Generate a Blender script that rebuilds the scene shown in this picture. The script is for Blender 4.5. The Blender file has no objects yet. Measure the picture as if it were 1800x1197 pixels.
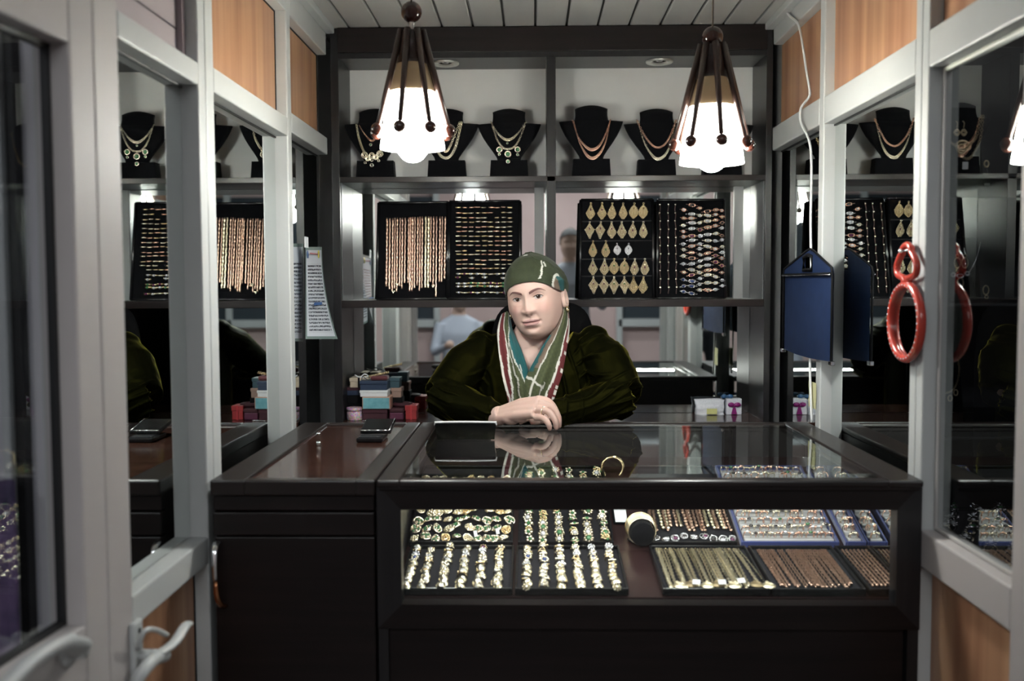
import bpy, bmesh, math, random
from mathutils import Vector, Matrix, noise
random.seed(7)
PI = math.pi
scene = bpy.context.scene
COL = scene.collection

# ---------------------------------------------------------------- camera
F_PX, CX, CY = 1750.0, 900.0, 598.5
CAM = Vector((0.0, 0.0, 1.30))
YAW, PITCH, ROLL = math.radians(1.146), math.atan(101.5 / 1750.0), math.radians(0.22)
_f = Vector((-math.sin(YAW) * math.cos(PITCH), math.cos(YAW) * math.cos(PITCH), -math.sin(PITCH)))
_r = Vector((math.cos(YAW), math.sin(YAW), 0.0))
_u = _r.cross(_f)
_r2 = _r * math.cos(ROLL) - _u * math.sin(ROLL)
_u2 = _u * math.cos(ROLL) + _r * math.sin(ROLL)
cam_data = bpy.data.cameras.new('camera')
cam_data.sensor_width = 36.0
cam_data.lens = 35.0
cam_data.clip_start = 0.02
cam_data.dof.use_dof = True
cam_data.dof.focus_distance = 2.86
cam_data.dof.aperture_fstop = 2.5
cam = bpy.data.objects.new('camera', cam_data)
COL.objects.link(cam)
mw = Matrix.Identity(4)
for i in range(3):
    mw[i][0], mw[i][1], mw[i][2], mw[i][3] = _r2[i], _u2[i], -_f[i], CAM[i]
cam.matrix_world = mw
scene.camera = cam

def ray(px, py):
    return _f * F_PX + _r2 * (px - CX) + _u2 * (CY - py)
def P(px, py, Y):            # point seen at a pixel on the plane y = Y
    d = ray(px, py); return CAM + d * (Y / d.y)
def PX(px, py, x):           # on the plane x
    d = ray(px, py); return CAM + d * (x / d.x)
def PZ(px, py, z):           # on the plane z
    d = ray(px, py); return CAM + d * ((z - CAM.z) / d.z)

# ---------------------------------------------------------------- world, lights, exposure
world = bpy.data.worlds.new('world'); scene.world = world
world.use_nodes = True
world.node_tree.nodes['Background'].inputs[0].default_value = (0.80, 0.86, 1.0, 1)
world.node_tree.nodes['Background'].inputs[1].default_value = 0.15
scene.view_settings.view_transform = 'Standard'
scene.view_settings.look = 'None'
scene.view_settings.gamma = 1.0
scene.view_settings.use_curve_mapping = False
scene.view_settings.exposure = 1.05
scene.cycles.use_denoising = True
scene.cycles.max_bounces = 10
scene.cycles.glossy_bounces = 6
scene.cycles.transparent_max_bounces = 24
scene.cycles.sample_clamp_indirect = 12.0
scene.cycles.caustics_reflective = False
scene.cycles.caustics_refractive = False

BULB_STRENGTH = 95.0
SHADE_STRENGTH = 17.0
CORRIDOR_STRENGTH = 10.0
CASE_LIGHT = 1.5

def area(name, loc, size, size_y, power, target, color=(1, 1, 1)):
    l = bpy.data.lights.new(name, 'AREA'); l.shape = 'RECTANGLE'
    l.size, l.size_y, l.energy, l.color = size, size_y, power, color
    o = bpy.data.objects.new(name, l); COL.objects.link(o); o.location = loc
    o.rotation_euler = (Vector(target) - Vector(loc)).to_track_quat('-Z', 'Y').to_euler()
    return o
# strip lamp hidden under the front rail of the glass case
area('case_strip_light', (0.235, 2.055, 0.862), 0.95, 0.012, CASE_LIGHT, (0.235, 2.35, 0.69), (1.0, 0.98, 0.94))

# ---------------------------------------------------------------- materials
MATS = {}
def mat(name, color, rough=0.5, metal=0.0, spec=0.5, noise_amt=0.0, noise_scale=(8, 8, 8), color2=None, bump=0.0,
        bump_scale=200, emission=None, strength=0.0, **kw):
    if name in MATS: return MATS[name]
    m = bpy.data.materials.new(name); m.use_nodes = True
    nt = m.node_tree; b = nt.nodes['Principled BSDF']
    b.inputs['Base Color'].default_value = (*color, 1)
    b.inputs['Roughness'].default_value = rough
    b.inputs['Metallic'].default_value = metal
    b.inputs['Specular IOR Level'].default_value = spec
    for k, v in kw.items():
        key = k.replace('_', ' ')
        b.inputs[key].default_value = v if not isinstance(v, tuple) else (*v, 1)
    if emission:
        b.inputs['Emission Color'].default_value = (*emission, 1)
        b.inputs['Emission Strength'].default_value = strength
    if color2 is not None or bump:
        tc = nt.nodes.new('ShaderNodeTexCoord')
        mp = nt.nodes.new('ShaderNodeMapping'); mp.inputs['Scale'].default_value = noise_scale
        nt.links.new(tc.outputs['Object'], mp.inputs[0])
    if color2 is not None:
        n = nt.nodes.new('ShaderNodeTexNoise'); n.inputs['Scale'].default_value = 1.0
        n.inputs['Detail'].default_value = 5.0
        nt.links.new(mp.outputs[0], n.inputs['Vector'])
        cr = nt.nodes.new('ShaderNodeValToRGB')
        cr.color_ramp.elements[0].position = 0.32; cr.color_ramp.elements[1].position = 0.68
        cr.color_ramp.elements[0].color = (*color, 1); cr.color_ramp.elements[1].color = (*color2, 1)
        nt.links.new(n.outputs['Fac'], cr.inputs[0]); nt.links.new(cr.outputs[0], b.inputs['Base Color'])
    if bump:
        n2 = nt.nodes.new('ShaderNodeTexNoise'); n2.inputs['Scale'].default_value = bump_scale
        nt.links.new(tc.outputs['Object'], n2.inputs['Vector'])
        bp = nt.nodes.new('ShaderNodeBump'); bp.inputs['Strength'].default_value = bump
        bp.inputs['Distance'].default_value = 0.002
        nt.links.new(n2.outputs['Fac'], bp.inputs['Height']); nt.links.new(bp.outputs[0], b.inputs['Normal'])
    MATS[name] = m
    return m

def attr_mat(name, rough=0.6, attr='tone', **kw):
    m = mat(name, (0.5, 0.5, 0.5), rough, **kw)
    nt = m.node_tree; a = nt.nodes.new('ShaderNodeVertexColor'); a.layer_name = attr
    nt.links.new(a.outputs['Color'], nt.nodes['Principled BSDF'].inputs['Base Color'])
    return m

def thin_glass(name, tint=(0.97, 1.0, 0.985), base=0.045, gain=1.0, rough=0.0):
    m = bpy.data.materials.new(name); m.use_nodes = True; nt = m.node_tree
    for n in list(nt.nodes): nt.nodes.remove(n)
    out = nt.nodes.new('ShaderNodeOutputMaterial'); mix = nt.nodes.new('ShaderNodeMixShader')
    tr = nt.nodes.new('ShaderNodeBsdfTransparent'); tr.inputs[0].default_value = (*tint, 1)
    gl = nt.nodes.new('ShaderNodeBsdfGlossy'); gl.inputs['Roughness'].default_value = rough
    gl.inputs['Color'].default_value = (0.95, 1.0, 0.98, 1)
    g = nt.nodes.new('ShaderNodeNewGeometry')
    d = nt.nodes.new('ShaderNodeVectorMath'); d.operation = 'DOT_PRODUCT'
    nt.links.new(g.outputs['Incoming'], d.inputs[0]); nt.links.new(g.outputs['Normal'], d.inputs[1])
    def mth(op, a, b=None):
        n = nt.nodes.new('ShaderNodeMath'); n.operation = op; n.use_clamp = False
        for i, v in enumerate((a, b)):
            if v is None: continue
            if isinstance(v, (int, float)): n.inputs[i].default_value = v
            else: nt.links.new(v, n.inputs[i])
        return n.outputs[0]
    c = mth('ABSOLUTE', d.outputs['Value'])
    k = mth('POWER', mth('SUBTRACT', 1.0, c), 5.0)
    f = mth('MINIMUM', mth('MULTIPLY', mth('ADD', mth('MULTIPLY', k, 1.0 - base), base), gain), 0.97)
    nt.links.new(f, mix.inputs[0]); nt.links.new(tr.outputs[0], mix.inputs[1]); nt.links.new(gl.outputs[0], mix.inputs[2])
    nt.links.new(mix.outputs[0], out.inputs[0])
    MATS[name] = m
    return m

WENGE = mat('wenge_veneer', (0.0055, 0.0036, 0.0036), 0.38, spec=0.28, color2=(0.011, 0.0068, 0.0066), noise_scale=(3, 40, 60))
WENGE_T = mat('wenge_veneer_top', (0.010, 0.0075, 0.0075), 0.30, spec=0.4, color2=(0.020, 0.0135, 0.0125), noise_scale=(4, 60, 4))
WENGE_V = mat('wenge_veneer_upright', (0.0085, 0.0080, 0.0090), 0.33, spec=0.4, color2=(0.016, 0.0148, 0.016), noise_scale=(60, 60, 3))
GLOSSWOOD = mat('lacquered_wood_top', (0.030, 0.014, 0.010), 0.12, color2=(0.07, 0.031, 0.022), noise_scale=(3, 45, 3))
LAMPWOOD = mat('lamp_dark_wood', (0.020, 0.010, 0.008), 0.28, color2=(0.040, 0.021, 0.016), noise_scale=(40, 40, 5))
KNOBWOOD = mat('lamp_lacquered_ball', (0.030, 0.010, 0.007), 0.12)
LAMINATE = mat('orange_wood_laminate', (0.30, 0.135, 0.075), 0.38, color2=(0.53, 0.305, 0.175), noise_scale=(15, 15, 0.8))
ALU = mat('white_coated_aluminium', (0.47, 0.485, 0.48), 0.42, color2=(0.51, 0.525, 0.52), noise_scale=(3, 3, 3))
ALU_NEAR = mat('aluminium_corridor_tint', (0.42, 0.39, 0.38), 0.55, color2=(0.46, 0.43, 0.42), noise_scale=(3, 3, 3))  # copy of ALU with greyish pink corridor light put into its colour
GASKET = mat('black_rubber_gasket', (0.006, 0.006, 0.007), 0.5)
PVC = mat('white_ceiling_pvc', (0.46, 0.46, 0.445), 0.36)
PAINT = mat('white_painted_board', (0.70, 0.71, 0.70), 0.62, color2=(0.75, 0.755, 0.74), noise_scale=(5, 5, 5))
MIRROR = mat('mirror_silver', (0.80, 0.84, 0.825), 0.012, 1.0)
GLASS = thin_glass('clear_glass')
GLASS_SEMI = thin_glass('reflective_window_glass', (0.62, 0.64, 0.66), 0.24, 1.0)
GLASS_DOOR = thin_glass('door_glass', (0.8, 0.82, 0.84), 0.12, 1.1)
VELVET = mat('black_velvet', (0.0030, 0.0032, 0.0042), 0.9, spec=0.08, Sheen_Weight=0.05, Sheen_Roughness=0.5)
VELVET_TRAY = mat('grey_black_tray_felt', (0.008, 0.0075, 0.0105), 0.85, spec=0.15, Sheen_Weight=0.08)
GOLD = mat('yellow_gold', (0.78, 0.63, 0.38), 0.27, 1.0)
GOLD_CH = mat('chain_yellow_gold', (0.86, 0.77, 0.56), 0.32, 1.0)
ROSE_CH = mat('chain_rose_gold', (0.62, 0.415, 0.32), 0.33, 1.0)
PLATE = mat('matt_gold_plate', (0.29, 0.225, 0.13), 0.40, 0.85)
GOLD_PALE = mat('pale_gold', (0.86, 0.79, 0.62), 0.22, 1.0)
ROSE = mat('rose_gold', (0.80, 0.50, 0.38), 0.24, 1.0)
SILVER = mat('silver', (0.80, 0.80, 0.82), 0.18, 1.0)
CHROME = mat('chrome', (0.75, 0.75, 0.76), 0.10, 1.0)
COPPER = mat('copper_handle', (0.42, 0.18, 0.09), 0.25, 1.0)
GEM_G = mat('green_gem', (0.05, 0.17, 0.065), 0.05, spec=0.9)
GEM_P = mat('purple_gem', (0.10, 0.015, 0.065), 0.05, spec=0.9)
GEM_B = mat('blue_gem', (0.03, 0.055, 0.17), 0.05, spec=0.9)
GEM_W = mat('clear_gem', (0.75, 0.77, 0.80), 0.04, spec=1.0, metal=0.6)
GEM_K = mat('dark_gem', (0.02, 0.015, 0.015), 0.05, spec=0.9)
BLACK_PL = mat('black_plastic', (0.008, 0.008, 0.009), 0.22)
BLACK_MAT = mat('black_matte', (0.004, 0.004, 0.005), 0.75, spec=0.12)
WHITE_PL = mat('white_plastic', (0.72, 0.72, 0.72), 0.3)
CARD = mat('white_card', (0.72, 0.73, 0.75), 0.7)
FLOORM = mat('floor_tile_grey', (0.10, 0.095, 0.09), 0.35, color2=(0.14, 0.13, 0.12), noise_scale=(5, 5, 5))

# ---------------------------------------------------------------- mesh helpers
class MB:
    def __init__(s): s.v, s.f, s.m, s.sm = [], [], [], []
    def add(s, vs, fs, mi=0, smooth=False):
        o = len(s.v); s.v += [tuple(v) for v in vs]
        for f in fs: s.f.append(tuple(i + o for i in f)); s.m.append(mi); s.sm.append(smooth)
        return s
    def box(s, x0, x1, y0, y1, z0, z1, mi=0, bev=0.0):
        x0, x1 = min(x0, x1), max(x0, x1); y0, y1 = min(y0, y1), max(y0, y1); z0, z1 = min(z0, z1), max(z0, z1)
        b = min(bev, (x1 - x0) * .45, (y1 - y0) * .45, (z1 - z0) * .45)
        if b <= 0:
            vs = [(x, y, z) for x in (x0, x1) for y in (y0, y1) for z in (z0, z1)]
            return s.add(vs, [(0, 1, 3, 2), (4, 6, 7, 5), (0, 4, 5, 1), (2, 3, 7, 6), (0, 2, 6, 4), (1, 5, 7, 3)], mi)
        bm = bmesh.new(); bmesh.ops.create_cube(bm, size=1.0)
        for v in bm.verts:
            v.co = ((x0 + x1) / 2 + v.co.x * (x1 - x0), (y0 + y1) / 2 + v.co.y * (y1 - y0), (z0 + z1) / 2 + v.co.z * (z1 - z0))
        bmesh.ops.bevel(bm, geom=bm.edges[:], offset=b, segments=2, profile=0.5, affect='EDGES')
        bm.verts.index_update()
        s.add([v.co[:] for v in bm.verts], [[v.index for v in f.verts] for f in bm.faces], mi); bm.free(); return s
    def tube(s, pts, r, n=8, mi=0, cap=True, closed=False, flat=None):
        pts = [Vector(p) for p in pts]; k = len(pts)
        rs = r if isinstance(r, (list, tuple)) else [r] * k
        vs, fs = [], []; up = None
        for i, p in enumerate(pts):
            if closed: t = pts[(i + 1) % k] - pts[i - 1]
            else: t = pts[min(i + 1, k - 1)] - pts[max(i - 1, 0)]
            t = t.normalized() if t.length > 1e-9 else Vector((0, 0, 1))
            if up is None:
                up = Vector((0, 0, 1)) if abs(t.z) < 0.9 else Vector((0, 1, 0))
            a = t.cross(up); a = a.normalized() if a.length > 1e-6 else t.orthogonal().normalized()
            b = a.cross(t).normalized(); up = b
            fa, fb = (1, 1) if flat is None else flat
            for j in range(n):
                an = 2 * PI * j / n
                vs.append(p + a * math.cos(an) * rs[i] * fa + b * math.sin(an) * rs[i] * fb)
        for i in range(k if closed else k - 1):
            i2 = (i + 1) % k
            for j in range(n):
                fs.append((i * n + j, i * n + (j + 1) % n, i2 * n + (j + 1) % n, i2 * n + j))
        if cap and not closed:
            fs.append(tuple(range(n - 1, -1, -1))); fs.append(tuple((k - 1) * n + j for j in range(n)))
        return s.add(vs, fs, mi, True)
    def lathe(s, prof, c=(0, 0, 0), n=24, mi=0, axis='z', caps=True):
        vs, fs = [], []
        for (r, z) in prof:
            for j in range(n):
                a = 2 * PI * j / n
                q = (r * math.cos(a), r * math.sin(a), z)
                if axis == 'y': q = (q[0], q[2], q[1])
                if axis == 'x': q = (q[2], q[0], q[1])
                vs.append((c[0] + q[0], c[1] + q[1], c[2] + q[2]))
        for i in range(len(prof) - 1):
            for j in range(n):
                fs.append((i * n + j, i * n + (j + 1) % n, (i + 1) * n + (j + 1) % n, (i + 1) * n + j))
        if caps:
            if prof[0][0] > 1e-6: fs.append(tuple(range(n - 1, -1, -1)))
            if prof[-1][0] > 1e-6: fs.append(tuple((len(prof) - 1) * n + j for j in range(n)))
        return s.add(vs, fs, mi, True)
    def ball(s, c, r, n=12, mi=0, sc=(1, 1, 1)):
        vs, fs = [], []; m = max(4, n // 2)
        for i in range(m + 1):
            th = PI * i / m
            for j in range(n):
                a = 2 * PI * j / n
                vs.append((c[0] + r * sc[0] * math.sin(th) * math.cos(a), c[1] + r * sc[1] * math.sin(th) * math.sin(a), c[2] + r * sc[2] * math.cos(th)))
        for i in range(m):
            for j in range(n):
                q = (i * n + j, (i + 1) * n + j, (i + 1) * n + (j + 1) % n, i * n + (j + 1) % n)
                fs.append(q)
        return s.add(vs, fs, mi, True)
    def torus(s, c, R, r, n=12, k=6, mi=0, axis='z', sx=1.0, arc=2 * PI, a0=0.0, flat=1.0):
        pts = []
        closed = arc > 6.28
        cnt = n if closed else n + 1
        vs, fs = [], []
        for i in range(cnt):
            a = a0 + arc * i / n
            for j in range(k):
                b = 2 * PI * j / k
                q = ((R + r * math.cos(b)) * math.cos(a) * sx, (R + r * math.cos(b)) * math.sin(a), r * flat * math.sin(b))
                if axis == 'y': q = (q[0], q[2], q[1])
                if axis == 'x': q = (q[2], q[0], q[1])
                vs.append((c[0] + q[0], c[1] + q[1], c[2] + q[2]))
        for i in range(n):
            i2 = (i + 1) % cnt
            for j in range(k):
                fs.append((i * k + j, i2 * k + j, i2 * k + (j + 1) % k, i * k + (j + 1) % k))
        return s.add(vs, fs, mi, True)
    def prism(s, poly, y0, y1, mi=0, smooth=False):      # outline in (x, z), extruded along y
        n = len(poly)
        vs = [(p[0], y0, p[1]) for p in poly] + [(p[0], y1, p[1]) for p in poly]
        fs = [tuple(range(n)), tuple(range(2 * n - 1, n - 1, -1))] + [(i, i + n, (i + 1) % n + n, (i + 1) % n) for i in range(n)]
        return s.add(vs, fs, mi, smooth)
    def quad(s, a, b, c, d, mi=0): return s.add([a, b, c, d], [(0, 1, 2, 3)], mi)
    def grid(s, fn, nu, nv, mi=0, wrap=False):
        vs = [fn(i / (nu if wrap else nu - 1), j / (nv - 1)) for j in range(nv) for i in range(nu)]
        fs = []
        for j in range(nv - 1):
            for i in range(nu if wrap else nu - 1):
                i2 = (i + 1) % nu
                fs.append((j * nu + i, j * nu + i2, (j + 1) * nu + i2, (j + 1) * nu + i))
        return s.add(vs, fs, mi, True)
    def xform(s, M):
        s.v = [tuple(M @ Vector(v)) for v in s.v]; return s
    def mesh(s, name, mats, colors=None, off=(0, 0, 0)):
        me = bpy.data.meshes.new(name)
        me.from_pydata([(v[0] - off[0], v[1] - off[1], v[2] - off[2]) for v in s.v], [], s.f)
        for m in (mats if isinstance(mats, (list, tuple)) else [mats]): me.materials.append(m)
        me.polygons.foreach_set('material_index', s.m); me.polygons.foreach_set('use_smooth', s.sm)
        if colors is not None:
            ca = me.color_attributes.new('tone', 'FLOAT_COLOR', 'POINT')
            ca.data.foreach_set('color', [c for col in colors for c in (*col, 1.0)])
        me.update()
        return me

def tag(o, label=None, cat=None, group=None, kind=None):
    if label: o['label'] = label
    if cat: o['category'] = cat
    if group: o['group'] = group
    if kind: o['kind'] = kind
    return o
def link(name, data): o = bpy.data.objects.new(name, data); COL.objects.link(o); return o
def thing(name, loc, label, cat, group=None):
    o = link(name, None); o.location = loc; o.empty_display_size = 0.02
    return tag(o, label, cat, group)
def wpos(o):
    p = Vector(o.location)
    while o.parent: o = o.parent; p = p + Vector(o.location)
    return p
def part(name, mb, mats, parent, label=None, kind=None, colors=None):   # mesh in world coordinates, child of an unrotated parent
    off = wpos(parent)
    o = link(name, mb.mesh(name, mats, colors, off)); o.parent = parent
    return tag(o, label, kind=kind)
def lpart(name, me, parent, kind=None):                                  # mesh in the parent's own coordinates
    o = link(name, me); o.parent = parent
    return tag(o, kind=kind)
def solo(name, mb, mats, label, cat, group=None, kind=None, colors=None, origin=None):
    if origin is None: origin = mb.v[0]
    o = link(name, mb.mesh(name, mats, colors, origin)); o.location = origin
    return tag(o, label, cat, group, kind)
def struct(name, mb, mats):
    o = link(name, mb.mesh(name, mats)); o['kind'] = 'structure'; return o
def copy_tree(o, parent=None):
    c = o.copy(); COL.objects.link(c); c.parent = parent
    for ch in [x for x in bpy.data.objects if x.parent == o]: copy_tree(ch, c)
    return c
ORD = ['zeroth', 'first', 'second', 'third', 'fourth', 'fifth', 'sixth', 'seventh', 'eighth', 'ninth', 'tenth', 'eleventh', 'twelfth',
       'thirteenth', 'fourteenth', 'fifteenth', 'sixteenth', 'seventeenth', 'eighteenth', 'nineteenth', 'twentieth', 'twenty-first',
       'twenty-second', 'twenty-third', 'twenty-fourth', 'twenty-fifth', 'twenty-sixth', 'twenty-seventh', 'twenty-eighth', 'twenty-ninth', 'thirtieth'] + ['thirty-' + q for q in ('first', 'second', 'third', 'fourth', 'fifth', 'sixth', 'seventh', 'eighth', 'ninth')]
def interp(tab, x):
    if x <= tab[0][0]: return tab[0][1]
    for (a, va), (b, vb) in zip(tab, tab[1:]):
        if x <= b: t = (x - a) / (b - a); return va + (vb - va) * t
    return tab[-1][1]
def smooth_path(pts, n):
    pts = [Vector(p) for p in pts]; out = []; k = len(pts) - 1
    for i in range(n):
        t = i / (n - 1) * k; j = min(int(t), k - 1); u = t - j
        p0, p1, p2, p3 = pts[max(j - 1, 0)], pts[j], pts[j + 1], pts[min(j + 2, k)]
        out.append(0.5 * ((2 * p1) + (p2 - p0) * u + (2 * p0 - 5 * p1 + 4 * p2 - p3) * u * u + (3 * p1 - p0 - 3 * p2 + p3) * u ** 3))
    return out
# ---------------------------------------------------------------- room shell
LX, LM, RX, RM = -0.67, -0.706, 0.785, 0.816
CEIL = 2.135
struct('floor', MB().box(-3.5, 3.5, -3.4, 3.7, -0.05, 0.0), FLOORM)
PINK = mat('pinkish_corridor_wall', (0.52, 0.38, 0.36), 0.6, color2=(0.58, 0.44, 0.42), noise_scale=(2, 2, 2))
GREYW = mat('pale_grey_wall', (0.42, 0.43, 0.43), 0.7, color2=(0.47, 0.48, 0.48), noise_scale=(2, 2, 2))
wall_back = struct('wall_back', MB().box(-3.5, 3.5, 3.60, 3.70, 0, 2.6), GREYW)
struct('wall_front', MB().box(-3.5, 3.5, -3.5, -3.4, 0, 2.6), PINK)
struct('wall_far_left', MB().box(-3.6, -3.5, -3.4, 3.7, 0, 2.6), GREYW)
struct('wall_far_right', MB().box(3.5, 3.6, -3.4, 3.7, 0, 2.6), GREYW)
ceiling = struct('ceiling', MB().box(-3.5, 3.5, -3.4, 3.7, 2.6, 2.65), PVC)
for i in range(17):                                    # the slatted shop ceiling
    x0 = -0.80 + i * 0.1018
    part('ceiling_slat', MB().box(x0 + 0.003, x0 + 0.0975, 0.85, 3.6, CEIL, CEIL + 0.012, bev=0.003), PVC, ceiling)
part('ceiling_backing', MB().box(-0.82, 0.94, 0.85, 3.6, CEIL + 0.012, CEIL + 0.02), mat('slat_joint_grey', (0.20, 0.20, 0.195), 0.7), ceiling)  # darker grey backing visible between the slats
tr = struct('trim_1', MB().box(-0.82, 0.94, 0.80, 0.85, CEIL - 0.03, 2.6), ALU)

def bar(mb, x0, x1, y0, y1, z0, z1): return mb.box(x0, x1, y0, y1, z0, z1, bev=0.0035)

# left wall
wl = struct('wall_left', MB().box(-0.80, -0.765, 1.63, 3.6, 0, 2.6), GREYW)
def lpost(y0, y1, m=ALU, z0=0.0, z1=CEIL): part('post', bar(MB(), -0.765, LX, y0, y1, z0, z1), m, wl)
def lrail(y0, y1, z0, z1, m=ALU): part('rail', bar(MB(), -0.765, LX, y0, y1, z0, z1), m, wl)
lpost(2.757, 2.802)
lpost(2.020, 2.063); lpost(2.066, 2.118)
lpost(1.536, 1.628, ALU_NEAR)
lrail(2.118, 2.757, 1.705, 1.757); lrail(2.802, 3.29, 1.722, 1.778); lrail(1.628, 2.020, 1.700, 1.745)
lrail(2.118, 2.757, 2.045, CEIL); lrail(2.802, 3.29, 2.045, CEIL); lrail(1.628, 2.020, 2.060, CEIL, ALU_NEAR)
lrail(1.628, 2.020, 0.722, 0.778); lrail(2.118, 2.757, 0.722, 0.778)
for (y0, y1, z0, z1) in ((2.118, 2.757, 1.757, 2.045), (2.802, 3.29, 1.778, 2.045), (1.628, 2.020, 0.04, 0.722), (2.118, 2.757, 0.04, 0.722)):
    part('wood_panel', MB().box(LM - 0.012, LM + 0.004, y0 + 0.002, y1 - 0.006, z0 + 0.002, z1 - 0.002), LAMINATE, wl)
    part('gasket', MB().box(LM - 0.012, LM + 0.006, y1 - 0.006, y1, z0, z1).box(LM - 0.012, LM + 0.006, y0, y1, z1 - 0.004, z1), GASKET, wl)
for (y0, y1, z0, z1) in ((2.118, 2.757, 0.778, 1.705), (2.802, 3.29, 0.60, 1.722), (1.628, 2.020, 0.778, 1.700)):
    part('mirror_panel', MB().box(LM - 0.008, LM, y0 + 0.003, y1 - 0.003, z0 + 0.003, z1 - 0.003), MIRROR, wl)
    part('gasket', MB().box(LM - 0.008, LM + 0.003, y0, y1, z1 - 0.005, z1 - 0.001), GASKET, wl)
bw = MB()
for k in range(5): bw.box(LM - 0.008, LM, 1.632, 2.016, 1.747 + k * 0.062, 1.747 + k * 0.062 + 0.058)
part('reflected_slats', bw, mat('mauve_reflected_slats', (0.38, 0.33, 0.345), 0.35), wl)  # slats built in place of ceiling boards reflected in a pane
part('edge_strip', MB().box(LM, LM + 0.012, 2.000, 2.018, 1.747, 2.058), mat('mauve_strip', (0.25, 0.20, 0.22), 0.4), wl)
# cornice strip and loose cable along the ceiling edge
part('cornice', bar(MB(), LX, LX + 0.028, 1.63, 3.29, CEIL - 0.022, CEIL), ALU, wl)

# right wall
wr = struct('wall_right', MB().box(0.829, 0.840, 2.085, 3.6, 0, 2.6), GREYW)
def rpost(y0, y1, m=ALU, z0=0.0, z1=CEIL): part('post', bar(MB(), RX, 0.828, y0, y1, z0, z1), m, wr)
def rrail(y0, y1, z0, z1, m=ALU): part('rail', bar(MB(), RX, 0.828, y0, y1, z0, z1), m, wr)
rpost(2.720, 2.762); rpost(2.010, 2.044); rpost(2.046, 2.080); rpost(1.570, 1.625, ALU_NEAR)
rrail(2.080, 2.720, 1.722, 1.795); rrail(2.762, 3.29, 1.726, 1.800); rrail(1.625, 2.010, 1.721, 1.795)
rrail(2.080, 2.720, 2.065, CEIL); rrail(2.762, 3.29, 2.065, CEIL); rrail(1.625, 2.010, 2.065, CEIL)
rrail(1.625, 2.010, 0.723, 0.797, ALU_NEAR); rrail(2.080, 2.720, 0.723, 0.797)
for (y0, y1, z0, z1) in ((2.080, 2.720, 1.795, 2.065), (2.762, 3.29, 1.800, 2.065), (1.625, 2.010, 1.795, 2.065), (1.625, 2.010, 0.04, 0.723)):
    part('wood_panel', MB().box(RM - 0.004, RM + 0.012, y0 + 0.002, y1 - 0.002, z0 + 0.002, z1 - 0.002), LAMINATE, wr)
for (y0, y1, z0, z1) in ((2.080, 2.720, 0.797, 1.722), (2.762, 3.29, 0.60, 1.726)):
    part('mirror_panel', MB().box(RM, RM + 0.008, y0 + 0.003, y1 - 0.003, z0 + 0.003, z1 - 0.003), MIRROR, wr)
    part('gasket', MB().box(RM - 0.003, RM + 0.008, y0, y1, z1 - 0.005, z1 - 0.001), GASKET, wr)
part('cornice', bar(MB(), RX - 0.028, RX, 1.63, 3.29, CEIL - 0.022, CEIL), ALU, wr)

# glazed opening in the right wall
w1 = struct('window_1', MB().quad((RM, 1.626, 0.797), (RM, 2.009, 0.797), (RM, 2.009, 1.721), (RM, 1.626, 1.721)), GLASS_SEMI)
wf = MB()
bar(wf, RM - 0.004, RM + 0.012, 1.998, 2.010, 0.797, 1.721); bar(wf, RM - 0.004, RM + 0.012, 1.625, 1.634, 0.797, 1.721)
part('glazing_bead', wf, mat('grey_glazing_bead', (0.42, 0.40, 0.385), 0.4), w1)
part('glazing_bead', bar(MB(), RM - 0.004, RM + 0.012, 1.634, 1.998, 1.711, 1.721), mat('pale_glazing_bead', (0.55, 0.57, 0.50), 0.4), w1)
part('glazing_bead', bar(MB(), RM - 0.004, RM + 0.012, 1.634, 1.998, 0.797, 0.806), MATS['grey_glazing_bead'], w1)

# open glazed door leaf nearest the camera on the left
d1 = struct('door_1', MB().box(-0.005, 0.005, 0.045, 0.665, 0.35, 1.600), GASKET)
d1.data.clear_geometry()
def leaf(mb): return mb
stile = MB(); bar(stile, -0.045, 0.0, 0.0, 0.07, 0.05, 1.745); bar(stile, -0.045, 0.0, 0.66, 0.76, 0.05, 1.745)
rails = MB(); bar(rails, -0.045, 0.0, 0.07, 0.66, 1.652, 1.745); bar(rails, -0.045, 0.0, 0.07, 0.66, 0.70, 0.786); bar(rails, -0.045, 0.0, 0.07, 0.66, 0.05, 0.15)
d1.data = MB().box(-0.045, -0.001, 0.07, 0.66, 0.15, 0.70).mesh('door_1', ALU_NEAR)
d1.location = (LX, 1.534, 0); d1.rotation_euler = (0, 0, math.radians(176.2))
def dpart(name, mb, m):
    # leaf coordinates: x towards the shop (made negative by the half turn), y from the post towards the corridor
    for i, v in enumerate(mb.v): mb.v[i] = (-v[0], v[1], v[2])
    mb.f = [tuple(reversed(f)) for f in mb.f]
    o = link(name, mb.mesh(name, m)); o.parent = d1; return o
for i, v in enumerate(d1.data.vertices): v.co.x = -v.co.x
dpart('door_stile', stile, ALU_NEAR); dpart('door_rail', rails, ALU_NEAR)
dpart('gasket', MB().box(-0.042, -0.030, 0.07, 0.078, 0.786, 1.652).box(-0.042, -0.030, 0.07, 0.66, 1.644, 1.652).box(-0.042, -0.030, 0.652, 0.66, 0.786, 1.652).box(-0.042, -0.030, 0.07, 0.66, 0.786, 0.794), GASKET)
dpart('door_pane', MB().quad((-0.036, 0.078, 0.792), (-0.036, 0.652, 0.792), (-0.036, 0.652, 1.644), (-0.036, 0.078, 1.644)), GLASS_DOOR)
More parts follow.
